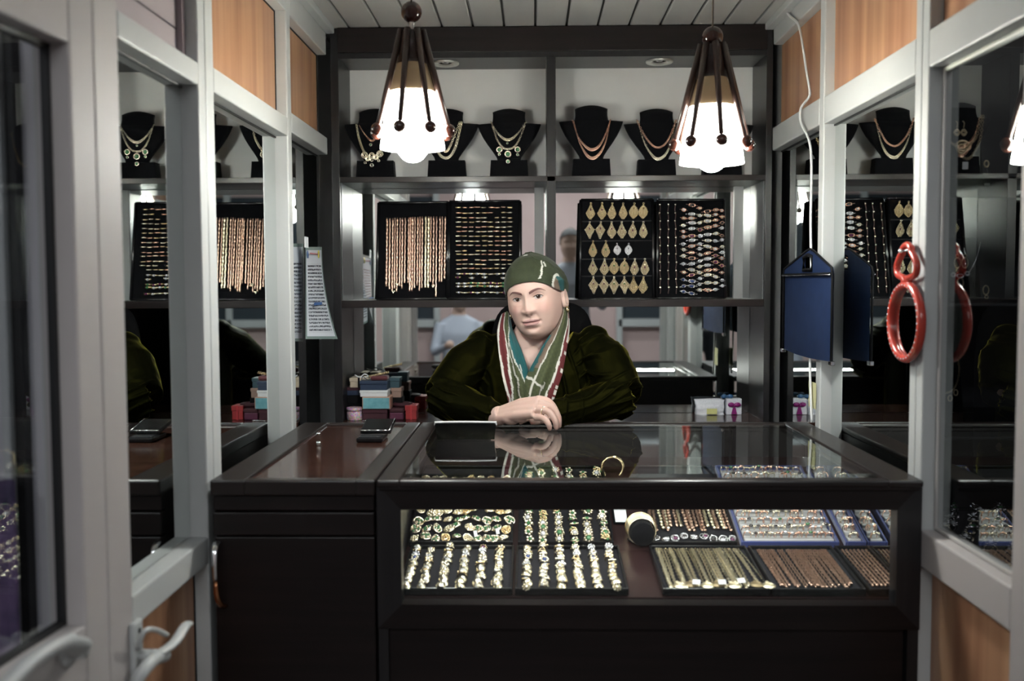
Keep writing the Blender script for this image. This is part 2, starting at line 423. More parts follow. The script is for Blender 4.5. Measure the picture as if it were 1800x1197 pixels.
# lever handle: plate with two levers on the stile of the left opening
hp = part('door_handle_plate', MB().box(LX, LX + 0.012, 1.606, 1.640, 0.50, 0.738, bev=0.004), ALU, wl)
hl = MB()
zc = PX(235, 1150, LX).z
hl.tube([(LX + 0.010, 1.622, zc), (LX + 0.040, 1.622, zc)], 0.010, 10)
hl.tube(smooth_path([(LX + 0.040, 1.622, zc), (LX + 0.055, 1.66, zc + 0.006), (LX + 0.056, 1.71, zc + 0.016), (LX + 0.050, 1.745, zc + 0.010)], 12), 0.0075, 10, flat=(1.4, .8))
hlo = link('door_lever', hl.mesh('door_lever', ALU, None, wpos(hp))); hlo.parent = hp
sc_ = MB().lathe([(0.005, 0), (0.004, 0.002), (0, 0.003)], (LX + 0.012, 1.622, 0.722), 10, axis='x')
for (pa, pb, pc, pd, rr) in (((243, 1140), (252, 1112), (270, 1106), (293, 1116), .0045), ((232, 1215), (248, 1185), (270, 1160), (290, 1152), .011)):
    lv = MB().tube(smooth_path([PX(*pa, LX + .018), PX(*pb, LX + .036), PX(*pc, LX + .042), PX(*pd, LX + .040)], 14), rr, 10)
    lo_ = link('door_lever', lv.mesh('door_lever', ALU, None, wpos(hp))); lo_.parent = hp
so = link('screw', sc_.mesh('screw', GASKET, None, wpos(hp))); so.parent = hp

# lever of the near leaf, at its closing stile
nl = MB().tube(smooth_path([(-.004, .125, .768), (.016, .125, .770), (.028, .145, .782), (.032, .20, .804), (.030, .27, .806), (.026, .33, .792)], 22), .0135, 12, flat=(1.3, .8)).lathe([(.024, 0), (.024, .006), (.012, .012), (.010, .03)], (0, .125, .768), 16, axis='x')
for i_, v in enumerate(nl.v): nl.v[i_] = (-v[0], v[1], v[2])
o_ = link('door_lever', nl.mesh('door_lever', ALU)); o_.parent = d1
# other side walls of the passage towards the corridor (seen in the mirrors)
for (sx, yy) in ((1, (0.90, 1.25)),):
    w = struct('wall_passage_right', MB().box(0.83, 0.87, 0.90, 1.57, 0.0, 0.72), ALU)
    for y in (0.90, 1.22): part('post', bar(MB(), RX, 0.87, y, y + 0.06, 0, CEIL), ALU, w)
    for z in (0.72, 1.72, 2.06): part('rail', bar(MB(), RX, 0.87, 0.96, 1.57, z, z + 0.075), ALU, w)
    part('upper_panel', MB().box(RM, RM + 0.012, 0.96, 1.57, 1.795, 2.06), LAMINATE, w)
    part('pane', MB().quad((RM, 0.96, 0.795), (RM, 1.57, 0.795), (RM, 1.57, 1.72), (RM, 0.96, 1.72)), GLASS_SEMI, w)
w = struct('wall_passage_left', MB().box(-0.90, -0.86, 0.70, 0.78, 0.0, CEIL), ALU)
part('board', MB().box(-1.60, -0.766, 1.60, 1.62, 0.0, 2.3), mat('lavender_grey_board', (0.56, 0.54, 0.575), 0.5, color2=(0.61, 0.59, 0.62), noise_scale=(2, 2, 2)), w)
part('board_post', bar(MB(), -0.786, -0.766, 1.572, 1.60, 0, 2.3), ALU, w)
part('board_post', bar(MB(), -0.846, -0.832, 1.560, 1.60, 0, 2.3), ALU, w)
part('board_gasket', MB().box(-0.832, -0.818, 1.575, 1.60, 0, 2.3), GASKET, w)
# neighbouring stall glimpsed through the door leaf: pale posts and a purple drape
nw = struct('wall_neighbour', MB().box(-2.3, -2.2, -1.2, 3.5, 0, 2.6), mat('lavender_grey_wall', (0.36, 0.34, 0.37), 0.6, color2=(0.42, 0.40, 0.42), noise_scale=(2, 2, 2)))
# corridor opposite: shop fronts, so that the mirrors have something to show
w2 = struct('window_2', MB().box(-2.6, -1.0, -3.40, -3.36, 0.9, 2.2), mat('dark_shop_window', (0.05, 0.06, 0.07), 0.08))
for k in range(3): part('window_post', bar(MB(), -2.62 + k * 0.8, -2.56 + k * 0.8, -3.40, -3.32, 0.0, 2.4), ALU, w2)
part('window_rail', bar(MB(), -2.6, -1.0, -3.40, -3.32, 0.84, 0.92), ALU, w2)
w3 = struct('window_3', MB().box(0.9, 2.6, -3.40, -3.36, 0.9, 2.2), MATS['dark_shop_window'])
for k in range(3): part('window_post', bar(MB(), 0.88 + k * 0.85, 0.94 + k * 0.85, -3.40, -3.32, 0.0, 2.4), ALU, w3)
part('window_rail', bar(MB(), 0.9, 2.6, -3.40, -3.32, 0.84, 0.92), ALU, w3)
DIFF = mat('fluorescent_diffuser', (0.8, 0.8, 0.8), 0.5, emission=(0.93, 0.97, 1.0), strength=CORRIDOR_STRENGTH)
for i, (x, y) in enumerate(((-1.3, -0.9), (0.15, -0.9), (1.6, -0.9), (0.15, -2.4))):
    t = thing('ceiling_light', (x, y, 2.6), '%s fluorescent ceiling light of the corridor behind the camera' % ('left', 'middle', 'right', 'farthest')[i], 'ceiling light')
    part('light_frame', MB().box(x - .64, x + .64, y - .17, y + .17, 2.575, 2.6, bev=.004), WHITE_PL, t)
    part('diffuser', MB().box(x - .61, x + .61, y - .14, y + .14, 2.566, 2.578), DIFF, t)
# ---------------------------------------------------------------- back cabinet with mirrors
CF, CB = 3.30, 3.52                       # front face, mirror plane
cab = thing('display_cabinet', (0.066, CF, 0), 'tall dark wenge wall cabinet with mirrored niches behind the woman', 'cabinet')
xl, xr = P(583, 300, CF).x, P(1357, 300, CF).x
xi_l, xi_r = P(597, 300, CF).x, P(1346, 300, CF).x
zt = CEIL - 0.002
z_fascia = P(960, 97, CF).z
zs1t, zs1b = P(960, 309, CF).z, P(960, 319, CF).z
zs2t, zs2b = P(960, 527, CF).z, P(960, 540, CF).z
z_deck = 0.838
xd0, xd1 = P(961, 300, CF).x, P(977, 300, CF).x
part('side_panel', MB().box(xl, xi_l, CF, CB + .02, 0, zt, bev=.0015), WENGE_V, cab)
part('side_panel', MB().box(xi_r, xr, CF, CB + .02, 0, zt, bev=.0015), WENGE_V, cab)
part('fascia', MB().box(xi_l, xi_r, CF - 0.008, CF + 0.010, z_fascia + .012, zt, bev=.0015), WENGE, cab)
part('fascia_lip', MB().box(xi_l, xi_r, CF, CF + .012, z_fascia - .006, z_fascia + .012), WENGE_V, cab)
part('soffit', MB().box(xi_l, xi_r, CF + .01, CB, z_fascia, z_fascia + .018), mat('grey_soffit_board', (0.060, 0.060, 0.063), 0.4), cab)
part('divider', MB().box(xd0, xd1, CF, CB, zs2t, z_fascia, bev=.0015), WENGE_V, cab)
part('shelf', MB().box(xi_l, xi_r, CF, CB, zs1b, zs1t, bev=.0015), WENGE_T, cab)
part('shelf', MB().box(xi_l, xi_r, CF, CB, zs2b, zs2t, bev=.0015), WENGE_T, cab)
part('deck', MB().box(xi_l, xi_r, CF - .02, CB, z_deck - .02, z_deck, bev=.0015), GLOSSWOOD, cab)
part('back_board', MB().box(xi_l, xd0, CB - .012, CB, zs1t, z_fascia), PAINT, cab)
part('back_board', MB().box(xd1, xi_r, CB - .012, CB, zs1t, z_fascia), PAINT, cab)
part('base_panel', MB().box(xi_l, xi_r, CF + .02, CF + .04, 0, z_deck - .02), WENGE, cab)
for (a, b, c, d) in ((xi_l, xd0, zs2t, zs1b), (xd1, xi_r, zs2t, zs1b), (xi_l, xi_r, z_deck, zs2b)):
    part('mirror_back', MB().box(a + .001, b - .001, CB - .004, CB, c + .001, d - .001), MIRROR, cab)
# glossy mirrored cheeks of the middle niche
for (x0, x1) in ((xi_l, xi_l + .002), (xi_r - .002, xi_r)):
    part('cheek_panel', MB().box(x0, x1, CF + .02, CB - .005, zs2t, zs1b), mat('grey_satin_cheek', (0.13, 0.135, 0.14), 0.38, 0.15), cab)
part('edge_light_strip', MB().box(xi_r - .06, xi_r - .028, CB - .012, CB - .005, zs2t, zs1b), ALU, cab)
part('edge_light_strip', MB().box(xd0 - .04, xd0 - .008, CB - .012, CB - .005, zs2t, zs1b), ALU, cab)
for (px, py) in ((783, 106), (1159, 102)):
    p = PZ(px, py, z_fascia)
    y = CF + .10
    p = P(px, py, y); p.z = z_fascia
    d = part('downlight', MB().lathe([(.022, .002), (.046, .002), (.046, -.004), (.043, -.007), (.026, -.004), (.022, .004)], (p.x, y, z_fascia), 28, caps=False), mat('brushed_ring', (0.62, 0.62, 0.58), .3, .8), cab)
    b = link('spot_lamp', MB().lathe([(.024, .0), (.020, .004), (.010, -.001), (0, .001)], (p.x, y, z_fascia), 20).mesh('spot_lamp', CHROME, None, wpos(d))); b.parent = d

# ---------------------------------------------------------------- necklace busts
def bust_mesh(ws, h):
    # outline half widths by height (0 base .. 1 top), curved panel on a foot block
    body = MB(); T = 0.012
    z0 = 0.056
    rows = [(z0, .040), (.066, .044), (.082, .056), (.105, .075), (.128, .092), (.150, .1045), (.1660, .1115), (.1700, .1125), (.1712, .060),
            (.174, .0585), (.185, .0565), (.197, .0565), (.206, .0575)]
    nu = 17
    def crown(u): return 0.010 * (1 - u * u)
    for side in (0, 1):
        vs, fs = [], []
        for (z, w) in rows:
            for i in range(nu):
                u = -1 + 2 * i / (nu - 1)
                zz = z + (crown(u) if z > 0.2 else 0)
                x = u * w * ws
                bulge = 0.030 * (1 - (x / .115) ** 2) * (1 if z < .17 else .9) + (.0 if z < .165 else -0.012 * (z - .165) / .04)
                vs.append((x, -bulge + (T if side else 0), zz * h))
        for j in range(len(rows) - 1):
            for i in range(nu - 1):
                q = (j * nu + i, j * nu + i + 1, (j + 1) * nu + i + 1, (j + 1) * nu + i)
                fs.append(q if not side else tuple(reversed(q)))
        body.add(vs, fs, 0, True)
    n = len(rows)
    off = n * nu
    ring = [i for i in range(nu)] + [j * nu + nu - 1 for j in range(1, n)] + [(n - 1) * nu + i for i in range(nu - 2, -1, -1)] + [j * nu for j in range(n - 2, 0, -1)]
    body.f += [(ring[(k + 1) % len(ring)], ring[k], ring[k] + off, ring[(k + 1) % len(ring)] + off) for k in range(len(ring))]
    body.m += [0] * len(ring); body.sm += [False] * len(ring)
    foot = MB()
    vs = [(-.068, -.030, 0), (.068, -.030, 0), (.068, .020, 0), (-.068, .020, 0), (-.064, -.027, .057), (.064, -.027, .057), (.064, .016, .057), (-.064, .016, .057)]
    foot.add([(a * ws, b, c) for a, b, c in vs], [(3, 2, 1, 0), (4, 5, 6, 7), (0, 1, 5, 4), (1, 2, 6, 5), (2, 3, 7, 6), (3, 0, 4, 7)])
    return body.mesh('bust_form', VELVET), foot.mesh('foot', VELVET)
BUST_Y = 3.405
busts = [(661, 193, 'leftmost'), (786, 193, 'second from left'), (895, 193, 'third from left'), (1039, 187, 'third from right'), (1153, 193, 'fifth'), (1268, 196, 'rightmost')]
bust_pos = []
bm_, fm_ = bust_mesh(0.96, 1.0)
hang = ('holding a bow pendant necklace', 'partly behind the left lamp', 'holding a necklace with green medallions', 'holding two rose gold chains', 'with a pale and a rose chain', 'hidden mostly behind the right lamp')
for i, (px, top, wh) in enumerate(busts):
    x = P(px, 250, BUST_Y).x
    h = (P(px, top, BUST_Y).z - zs1t) / 0.215
    t = thing('necklace_bust', (x, BUST_Y, zs1t), '%s black velvet bust on the top shelf, %s' % (wh, hang[i]), 'bust', 'black busts on the top shelf')
    t.scale = (1, 1, h)
    lpart('bust_form', bm_, t); lpart('foot', fm_, t)
    bust_pos.append((x, h))

def link_chain(mb, path, n, R, r, mi=0, grow=None):
    pts = smooth_path(path, n)
    for i, p in enumerate(pts):
        t = (pts[min(i + 1, n - 1)] - pts[max(i - 1, 0)]).normalized()
        k = grow(i / (n - 1)) if grow else 1.0
        b = MB().torus((0, 0, 0), R * k, r * k * .72, 8, 4, mi, 'z', 1.35)
        q = t.to_track_quat('X', 'Z').to_matrix().to_4x4()
        tw = Matrix.Rotation(PI / 2 * (i % 2) * 0.75 + .3, 4, 'X')
        b.xform(Matrix.Translation(p) @ q @ tw)
        mb.add(b.v, b.f, mi, True)
    return mb
def bust_surf(i, dx, z):
    # point on the front of bust i, dx from its centre line, at world height z
    x, h = bust_pos[i]
    zl = (z - zs1t) / h
    b = 0.030 * (1 - (dx / .115) ** 2) * (1 if zl < .17 else .9) - (0 if zl < .165 else .012 * (zl - .165) / .04)
    return Vector((x + dx, BUST_Y - b - .004, z))
def bz(py): return P(900, py, BUST_Y - .02).z
def vpath(i, pts):
    c = bust_pos[i][0]
    return [bust_surf(i, P(px, py, BUST_Y - .02).x - c, bz(py)) for px, py in pts]
def necklace(i, chains, label, mats, pend=None):
    t = thing('necklace', bust_surf(i, 0, bz(240)), label, 'necklace', 'necklaces on the top shelf busts')
    for (pts, n, R, r, mi, grow) in chains:
        part('chain', link_chain(MB(), vpath(i, pts), n, R, r, 0, grow), mats[mi], t, kind='stuff')
    if pend: pend(t, i)
g2 = lambda t: 0.55 + 0.75 * math.exp(-((t - .5) / .25) ** 2)
def gempend(t, i, items):
    for (px, py, r, m, sz) in items:
        c = bust_surf(i, P(px, py, BUST_Y - .02).x - bust_pos[i][0], bz(py)); c.y -= .003
        pm = MB().torus(c, r, r * .28, 14, 5, 0, 'y').ball(c, r * .85, 12, 1, (1, .45, sz))
        part('pendant', pm, [GOLD_PALE, m], t)
def pend0(t, i):
    gempend(t, i, [(655, 281, .0045, GEM_K, 1.0), (655, 290, .0055, GEM_K, 1.3), (643, 285, .004, GEM_K, 1), (667, 282, .004, GEM_K, 1), (653, 254, .0045, GEM_G, 1.2)])
    for (px, py, r) in ((642, 272, .010), (669, 270, .010), (648, 278, .008), (662, 276, .008), (655, 273, .009)):
        c = bust_surf(i, P(px, py, BUST_Y - .02).x - bust_pos[i][0], bz(py)); c.y -= .003
        part('bow_loop', MB().torus(c, r, .0026, 14, 5, 0, 'y').torus(c, r * .5, .002, 10, 4, 0, 'y'), GOLD_PALE, t)
necklace(0, [([(627, 218), (631, 240), (637, 258), (643, 270)], 24, .0036, .0015, 0, None), ([(689, 218), (684, 240), (676, 256), (667, 268)], 22, .0036, .0015, 0, None),
             ([(632, 219), (642, 235), (655, 247), (667, 236), (686, 218)], 46, .0022, .001, 1, g2)],
         'necklace with ornate bow pendant on the leftmost bust', [GOLD_PALE, ROSE], pend0)
necklace(1, [([(760, 216), (764, 250), (774, 272), (786, 278), (797, 268), (805, 245), (811, 216)], 64, .0040, .0017, 0, None), ([(764, 216), (770, 245), (778, 262), (786, 266), (794, 252), (808, 216)], 60, .0033, .0014, 0, None)],
         'two heavy gold curb chains on the bust behind the left lamp', [GOLD_PALE])
def pend2(t, i):
    gempend(t, i, [(878, 264, .0085, GEM_G, 1), (893, 272, .0095, GEM_G, 1), (910, 264, .0085, GEM_G, 1), (878, 272, .004, GEM_G, 1.2), (893, 285, .006, GEM_G, 1.3), (910, 273, .004, GEM_G, 1.2), (892, 253, .003, GEM_G, 1.6)])
necklace(2, [([(863, 214), (876, 236), (892, 247), (908, 238), (925, 214)], 46, .0032, .0016, 0, g2), ([(866, 222), (874, 246), (884, 260), (893, 263), (904, 259), (913, 246), (922, 222)], 48, .0028, .0012, 0, None)],
         'gold V necklace with three green medallions on the third bust', [GOLD_PALE], pend2)
necklace(3, [([(1006, 212), (1016, 242), (1030, 260), (1041, 265), (1053, 258), (1064, 238), (1073, 212)], 62, .0034, .0016, 0, g2), ([(1008, 214), (1018, 250), (1030, 273), (1042, 280), (1055, 270), (1065, 248), (1072, 214)], 66, .0036, .0017, 0, g2)],
         'pair of graduated rose gold chains on the third bust from right', [ROSE])
necklace(4, [([(1120, 213), (1132, 240), (1145, 257), (1156, 262), (1168, 256), (1178, 240), (1188, 214)], 58, .0029, .0013, 0, None), ([(1121, 215), (1133, 255), (1147, 277), (1157, 282), (1169, 274), (1179, 252), (1187, 215)], 62, .0036, .0017, 1, g2)],
         'rose chain above a pale gold chain on second bust from right', [ROSE, GOLD_PALE])
necklace(5, [([(1236, 214), (1248, 250), (1260, 272), (1270, 278), (1282, 268), (1292, 245), (1302, 214)], 60, .0036, .0016, 0, None)],
         'gold chain on the rightmost bust behind the right lamp', [GOLD])

# ---------------------------------------------------------------- upright boards on the middle shelf
def board(name, q, label, cat, frame_m=None, thick=.018, rim=True):
    # q: four corner points (tl, tr, br, bl) on the front plane
    tl, tr, br, bl = q
    n = (tr - tl).cross(bl - tl).normalized()
    if n.y > 0: n = -n
    t = thing(name, bl, label, cat, 'upright jewellery boards on the middle shelf')
    b = MB()
    f = [tl, tr, br, bl]; bk = [p - n * thick for p in f]
    b.add(f + bk, [(0, 3, 2, 1), (4, 5, 6, 7), (0, 1, 5, 4), (1, 2, 6, 5), (2, 3, 7, 6), (3, 0, 4, 7)])
    part('velvet_pad', b, VELVET, t)
    if rim:
        r = MB(); ins = 0.010
        for a, c in ((tl, tr), (tr, br), (br, bl), (bl, tl)):
            r.tube([a + n * .002, c + n * .002], .0055, 6)
        part('rim', r, frame_m or BLACK_PL, t)
    def S(px, py, lift=.003):     # point on the board under a pixel of the photograph
        d = ray(px, py); k = (tl - CAM).dot(n) / d.dot(n)
        return CAM + d * k + n * lift
    return t, S, n
def BQ(pl, pt, pr, pb, yb=3.385, yt=3.455):
    return [P(pl, pt, yt), P(pr, pt, yt), P(pr, pb, yb), P(pl, pb, yb)]
Yb, Yt = 3.385, 3.450
bA = board('chain_board', [P(666, 357, Yt), P(788, 356, Yt), P(786, 525, Yb), P(662, 526, Yb)], 'upright black velvet board hung with rose gold chains, leftmost', 'display board')
bB = board('ring_board', [P(790, 355, Yt), P(914, 354, Yt), P(914, 525, Yb), P(789, 525, Yb)], 'upright black board of ring rows behind the woman', 'display board')
bC = board('earring_board', [P(1021, 352, Yt), P(1147, 351, Yt), P(1149, 525, Yb), P(1019, 526, Yb)], 'upright black velvet board with five rows of large earrings', 'display board')
bD = board('bracelet_board', [P(1156, 352, Yt), P(1272, 352, Yt), P(1274, 524, Yb), P(1155, 524, Yb)], 'upright black board with three bead strands and cocktail rings, rightmost', 'display board')
sl = MB()
for py in (385.5, 420, 452, 482): sl.tube([bC[1](1022, py + 4, .001), bC[1](1147, py + 3, .001)], .0022, 5)
part('velvet_slot', sl, mat('grey_velvet_edge', (0.012, 0.012, 0.014), .8), bC[0])

# strands hung on the first board
def strand_mesh(L, w, kind):
    b = MB(); n = int(L / .0035)
    pts, rs = [], []
    for i in range(n):
        z = -L * i / (n - 1)
        pts.append((0.0006 * math.sin(i * .9), 0, z))
        rs.append(w * ((1.0 if i % 2 else .62) if kind else (1.0 if (i // 2) % 2 else .75)))
    return b.tube(pts, rs, 6, flat=(1, .8))
strand_cache = {}
def strand(L, w, kind, m):
    k = (round(L, 2), w, kind, m.name)
    if k not in strand_cache: strand_cache[k] = strand_mesh(round(L, 2), w, kind).mesh('chain_strand', m)
    return strand_cache[k]
t, S, n = bA
cols = [(681, 384, 502), (686, 384, 510), (691, 384, 515), (695, 383, 508), (699, 383, 516), (704, 383, 502), (708, 383, 511), (713, 383, 498), (719, 383, 500), (722, 382, 512), (726, 382, 514), (730, 382, 510), (735, 382, 500),
        (739, 381, 511), (743, 381, 508), (749, 381, 509), (754, 381, 509), (758, 381, 496), (763, 381, 505), (768, 381, 520), (774, 381, 498), (778, 381, 497), (783, 381, 492)]
rng = random.Random(3)
for i, (px, y0, y1) in enumerate(cols):
    a, b = S(px, y0, .006), S(px - 1.5, y1, .006)
    m = GOLD_CH if i in (15, 16) else ROSE_CH
    o = link('chain_strand', strand((b - a).length, .0042 if i in (0, 1, 9, 10, 15, 16) else .0034, i % 2, m))
    o.location = a; d = (b - a).normalized(); o.rotation_euler = (-d).to_track_quat('Z', 'Y').to_euler()
    tag(o, '%s gold chain, %s from left on the upright chain board' % ('bright pale' if i in (15, 16) else 'fine rose', ORD[i + 1]), 'chain', 'chains on the upright board')
for px, py in ((699, 500), (762, 503), (692, 513)):
    c = S(px, py, .010)
    solo('heart_pendant', MB().ball((c.x - .003, c.y, c.z), .0042, 10).ball((c.x + .003, c.y, c.z), .0042, 10).lathe([(.006, 0), (.0, -.009)], (c.x, c.y, c.z - .001), 10), GOLD_PALE,
         'tiny heart pendant hanging at the %s of the rose gold chains' % {699: 'lower middle left', 762: 'lower right', 692: 'lower left end'}[px], 'pendant', origin=c)

# rings in slots on the second board
def slot_ring(m1, gem=None):
    b = MB().torus((0, 0, 0), .0095, .0021, 12, 5, 0, 'z', 1.0, PI, PI, 1.3)   # half hoop standing out of its slot
    if gem: b.ball((0, -.0105, 0), .0035, 8, 1, (1.3, .8, .9))
    return b.mesh('finger_ring', [m1, gem or m1])
RV = [slot_ring(GOLD_PALE), slot_ring(GOLD), slot_ring(ROSE), slot_ring(GOLD_PALE, GEM_W), slot_ring(GOLD, GEM_P), slot_ring(GOLD, GEM_G)]
t, S, n = bB
rowsB = [290, 333, 372, 405, 445, 480, 518, 556, 590, 635, 662, 707, 740, 773, 815, 845, 888, 912, 962]
skip = {(2, 5), (9, 2), (11, 2), (12, 5), (1, 6)}
for r, yy in enumerate(rowsB):
    for c in range(9):
        if (r, c) in skip or (r == 15 and c in (1, 3, 5, 6)): continue
        px = 580 + (1016 + c * 51.2 + rng.uniform(-4, 4)) / 4.5; py = 300 + (yy + rng.uniform(-3, 3)) / 4.5
        if px > 890 and py > 470: continue
        big = r >= 14
        o = link('finger_ring', RV[rng.choice((3, 3, 3, 0, 3, 4, 5)) if big else rng.choice((0, 0, 1, 2))])
        o.location = S(px, py, .0); s = (.95 if not big else 1.05) * rng.uniform(.9, 1.1); o.scale = (s, .8 * s, s * (1 if not big else 1.2))
        o.rotation_euler = (math.radians(8), 0, rng.uniform(-.15, .15))
        tag(o, 'small %s, %s from left in %s row of the upright ring board' % ('gem ring' if big else 'gold band', ORD[c + 1], ORD[r + 1]), 'ring', 'rings on the upright ring board')

# large earrings on the third board
def earring(kind, m, gem):
    b = MB()
    out = {0: [(0, .027), (.004, .020), (.010, .008), (.0155, -.002), (.012, -.010), (.006, -.016), (0, -.026)],
           1: [(0, .027), (.007, .017), (.0165, .006), (.012, -.003), (.007, -.010), (.004, -.018), (0, -.027)],
           2: [(0, .026), (.006, .017), (.013, .002), (.014, -.006), (.009, -.014), (0, -.025)],
           3: [(0, .025), (.010, .016), (.016, .004), (.014, -.006), (.008, -.013), (0, -.020)]}[kind]
    poly = [(x, z) for x, z in out] + [(-x, z) for x, z in out[-2:0:-1]]
    b.prism(poly, -.0015, .0015, 2)
    k = len(out)
    for i in range(k - 1):            # beaded rim and inner scroll rows
        for s in (1, -1):
            for q in (0, .5):
                x = out[i][0] + (out[i + 1][0] - out[i][0]) * q; z = out[i][1] + (out[i + 1][1] - out[i][1]) * q
                b.ball((s * x, -.002, z), .0019, 6, 0)
                if abs(x) > .003: b.ball((s * x * .62, -.0028, z * .66), .0016, 6, 0)
    for j in range(5): b.ball((0, -.003, .010 - j * .006), .0022, 6, 0)
    b.ball((0, -.003, .014), .0032, 8, 0); b.torus((0, -.002, .029), .003, .0012, 8, 4, 0, 'y')
    if gem: b.ball((0, -.0036, .010 if kind != 2 else .004), .0030, 8, 1, (.8, .6, 1.2))
    b.ball((0, -.002, -.027), .0018, 6, 0)
    return b.mesh('earring', [m, gem or m, PLATE if m != SILVER else m])
EV = {}
def ear_me(k, m, g):
    key = (k, m.name, g.name if g else None)
    if key not in EV: EV[key] = earring(k, m, g)
    return EV[key]
t, S, n = bC
rowsC = [(305, [(318, 0, GOLD, GEM_P), (400, 0, GOLD, GEM_P), (472, 2, GOLD, None), (552, 2, GOLD, None), (628, 3, GOLD, None), (695, 3, GOLD, None)]),
         (440, [(312, 1, GOLD_PALE, GEM_P), (388, 1, GOLD_PALE, GEM_P), (470, 0, GOLD_PALE, GEM_P), (543, 0, GOLD_PALE, GEM_P), (620, 2, GOLD_PALE, GEM_P), (697, 2, GOLD_PALE, GEM_P)]),
         (577, [(335, 2, GOLD, GEM_G), (427, 2, GOLD, GEM_G), (510, 3, SILVER, GEM_K), (590, 3, SILVER, GEM_K)]),
         (705, [(335, 0, GOLD_PALE, GEM_P), (418, 0, GOLD_PALE, GEM_P), (487, 3, GOLD, GEM_G), (560, 3, GOLD, GEM_G), (634, 2, GOLD_PALE, GEM_P), (708, 2, GOLD_PALE, GEM_P)]),
         (835, [(340, 1, GOLD_PALE, GEM_P), (415, 1, GOLD_PALE, GEM_P), (487, 1, GOLD_PALE, GEM_G), (562, 1, GOLD_PALE, GEM_G), (627, 0, GOLD, None), (695, 0, GOLD, None)])]
for r, (yy, items) in enumerate(rowsC):
    for c, (xx, k, m, g) in enumerate(items):
        o = link('drop_earring', ear_me(k, m, g))
        o.location = S(960 + xx / 4.09, 300 + yy / 4.09, .006)
        small = r == 2 and c > 1
        o.scale = (.98, 1, .86 if small else 1.08) if not small else (.8, 1, .8)
        o.rotation_euler = (math.radians(9), rng.uniform(-.05, .05), 0)
        tag(o, '%s drop earring, %s from left in %s row of the earring board' % ('silver' if m == SILVER else 'gold', ORD[c + 1], ORD[r + 1]), 'earring', 'earrings on the upright board')

# bead strands and cocktail rings on the fourth board
t, S, n = bD
for i, (x0, x1) in enumerate(((817, 820), (876, 878), (926, 936))):
    a, b = S(960 + x0 / 4.09, 300 + 246 / 4.09, .004), S(960 + x1 / 4.09, 300 + 886 / 4.09, .004)
    mb = MB(); N = 44
    pts = [a.lerp(b, k / (N - 1)) + Vector((.0012 * math.sin(k * 1.1 + i), 0, 0)) for k in range(N)]
    mb.tube(pts, [.0012] * N, 5)
    for k in range(0, N, 4): mb.ball(pts[k], .0036, 7, 1, (1, 1, 1.3))
    solo('bead_strand', mb, [mat('brown_thread', (.10, .05, .04), .5), GOLD_PALE], 'bead strand, %s from left on the rightmost upright board' % ORD[i + 1], 'bracelet', 'bead strands on the upright board', kind='thing', origin=a)
def oval_ring(gem, m, w, h):
    b = MB().torus((0, 0, 0), .0078, .0017, 14, 5, 0, 'y', w).ball((0, -.002, 0), .0056, 10, 1, (w, .5, 1)) 
    for k in range(8):
        a = k * PI / 4; b.ball((.0095 * w * math.cos(a), -.001, .0088 * math.sin(a)), .0018, 6, 0)
    b.ball((.0105 * w + .003, 0, 0), .0024, 6, 0, (1.6, 1, .8)); b.ball((-.0105 * w - .003, 0, 0), .0024, 6, 0, (1.6, 1, .8))
    for i, v in enumerate(b.v): b.v[i] = (v[0], v[1], v[2] * h)
    return b.mesh('cocktail_ring', [m, gem])
OR = [oval_ring(g, m, 1.0, .72) for g, m in ((GEM_W, SILVER), (GEM_P, ROSE), (GEM_W, GOLD_PALE), (GEM_K, ROSE), (GEM_B, SILVER), (GEM_W, ROSE), (GOLD_PALE, ROSE))]
colsD = [(985, .8, [285, 345, 397, 440, 478, 530, 570, 615, 672, 733, 785, 832, 872]), (1045, 1.25, [250, 315, 345, 378, 420, 472, 503, 545, 592, 632, 672, 715, 752, 797, 832, 884]), (1103, .8, [272, 325, 378, 428, 472, 530, 563, 607, 652, 692, 735, 778, 818, 860]),
         (1160, 1.35, [295, 325, 365, 410, 462, 505, 548, 595, 635, 682, 718, 752, 808, 860]), (1216, .9, [285, 318, 358, 398, 455, 508, 565, 613, 660, 715, 765, 810, 857]), (1263, .7, [290, 335, 378, 415, 470, 500, 550, 590, 632, 685, 735, 790, 830])]
for c, (xx, w, ys) in enumerate(colsD):
    for r, yy in enumerate(ys):
        v = rng.choice((0, 1, 2, 3, 5, 6, 0, 2))
        if c < 2 and r >= len(ys) - 3: v = 4
        o = link('cocktail_ring', OR[v]); o.location = S(960 + (xx + rng.uniform(-3, 3)) / 4.09, 300 + yy / 4.09, .006)
        s = rng.uniform(.84, .98); o.scale = (s * w * 1.12, s, s * .95); o.rotation_euler = (math.radians(9), rng.uniform(-.2, .2), 0)
        tag(o, 'cocktail ring, %s from top in %s ring column of the rightmost upright board' % (ORD[r + 1], ORD[c + 1]), 'ring', 'cocktail rings on the upright board')
# ---------------------------------------------------------------- left counter cabinet
ZC = 0.900
FY, BY = 2.0, 2.83
cxl, cxr, kxr = -0.655, -0.318, 0.783
lc = thing('counter_cabinet', (-0.49, FY, 0), 'low dark wenge cabinet with a curved handle, left of the glass case', 'cabinet')
part('body', MB().box(cxl + .004, cxr - .003, FY + .022, BY, 0.0, ZC - .030), WENGE, lc)
top = MB()
def ring_frame(mb, x0, x1, y0, y1, l, r, f, b, z0, z1, bev=.004):
    mb.box(x0, x0 + l, y0, y1, z0, z1, bev=bev); mb.box(x1 - r, x1, y0, y1, z0, z1, bev=bev)
    mb.box(x0 + l - .002, x1 - r + .002, y0, y0 + f, z0, z1, bev=bev); mb.box(x0 + l - .002, x1 - r + .002, y1 - b, y1, z0, z1, bev=bev)
ring_frame(top, cxl, cxr - .001, FY - .012, BY, .072, .040, .030, .030, ZC - .030, ZC + .002)
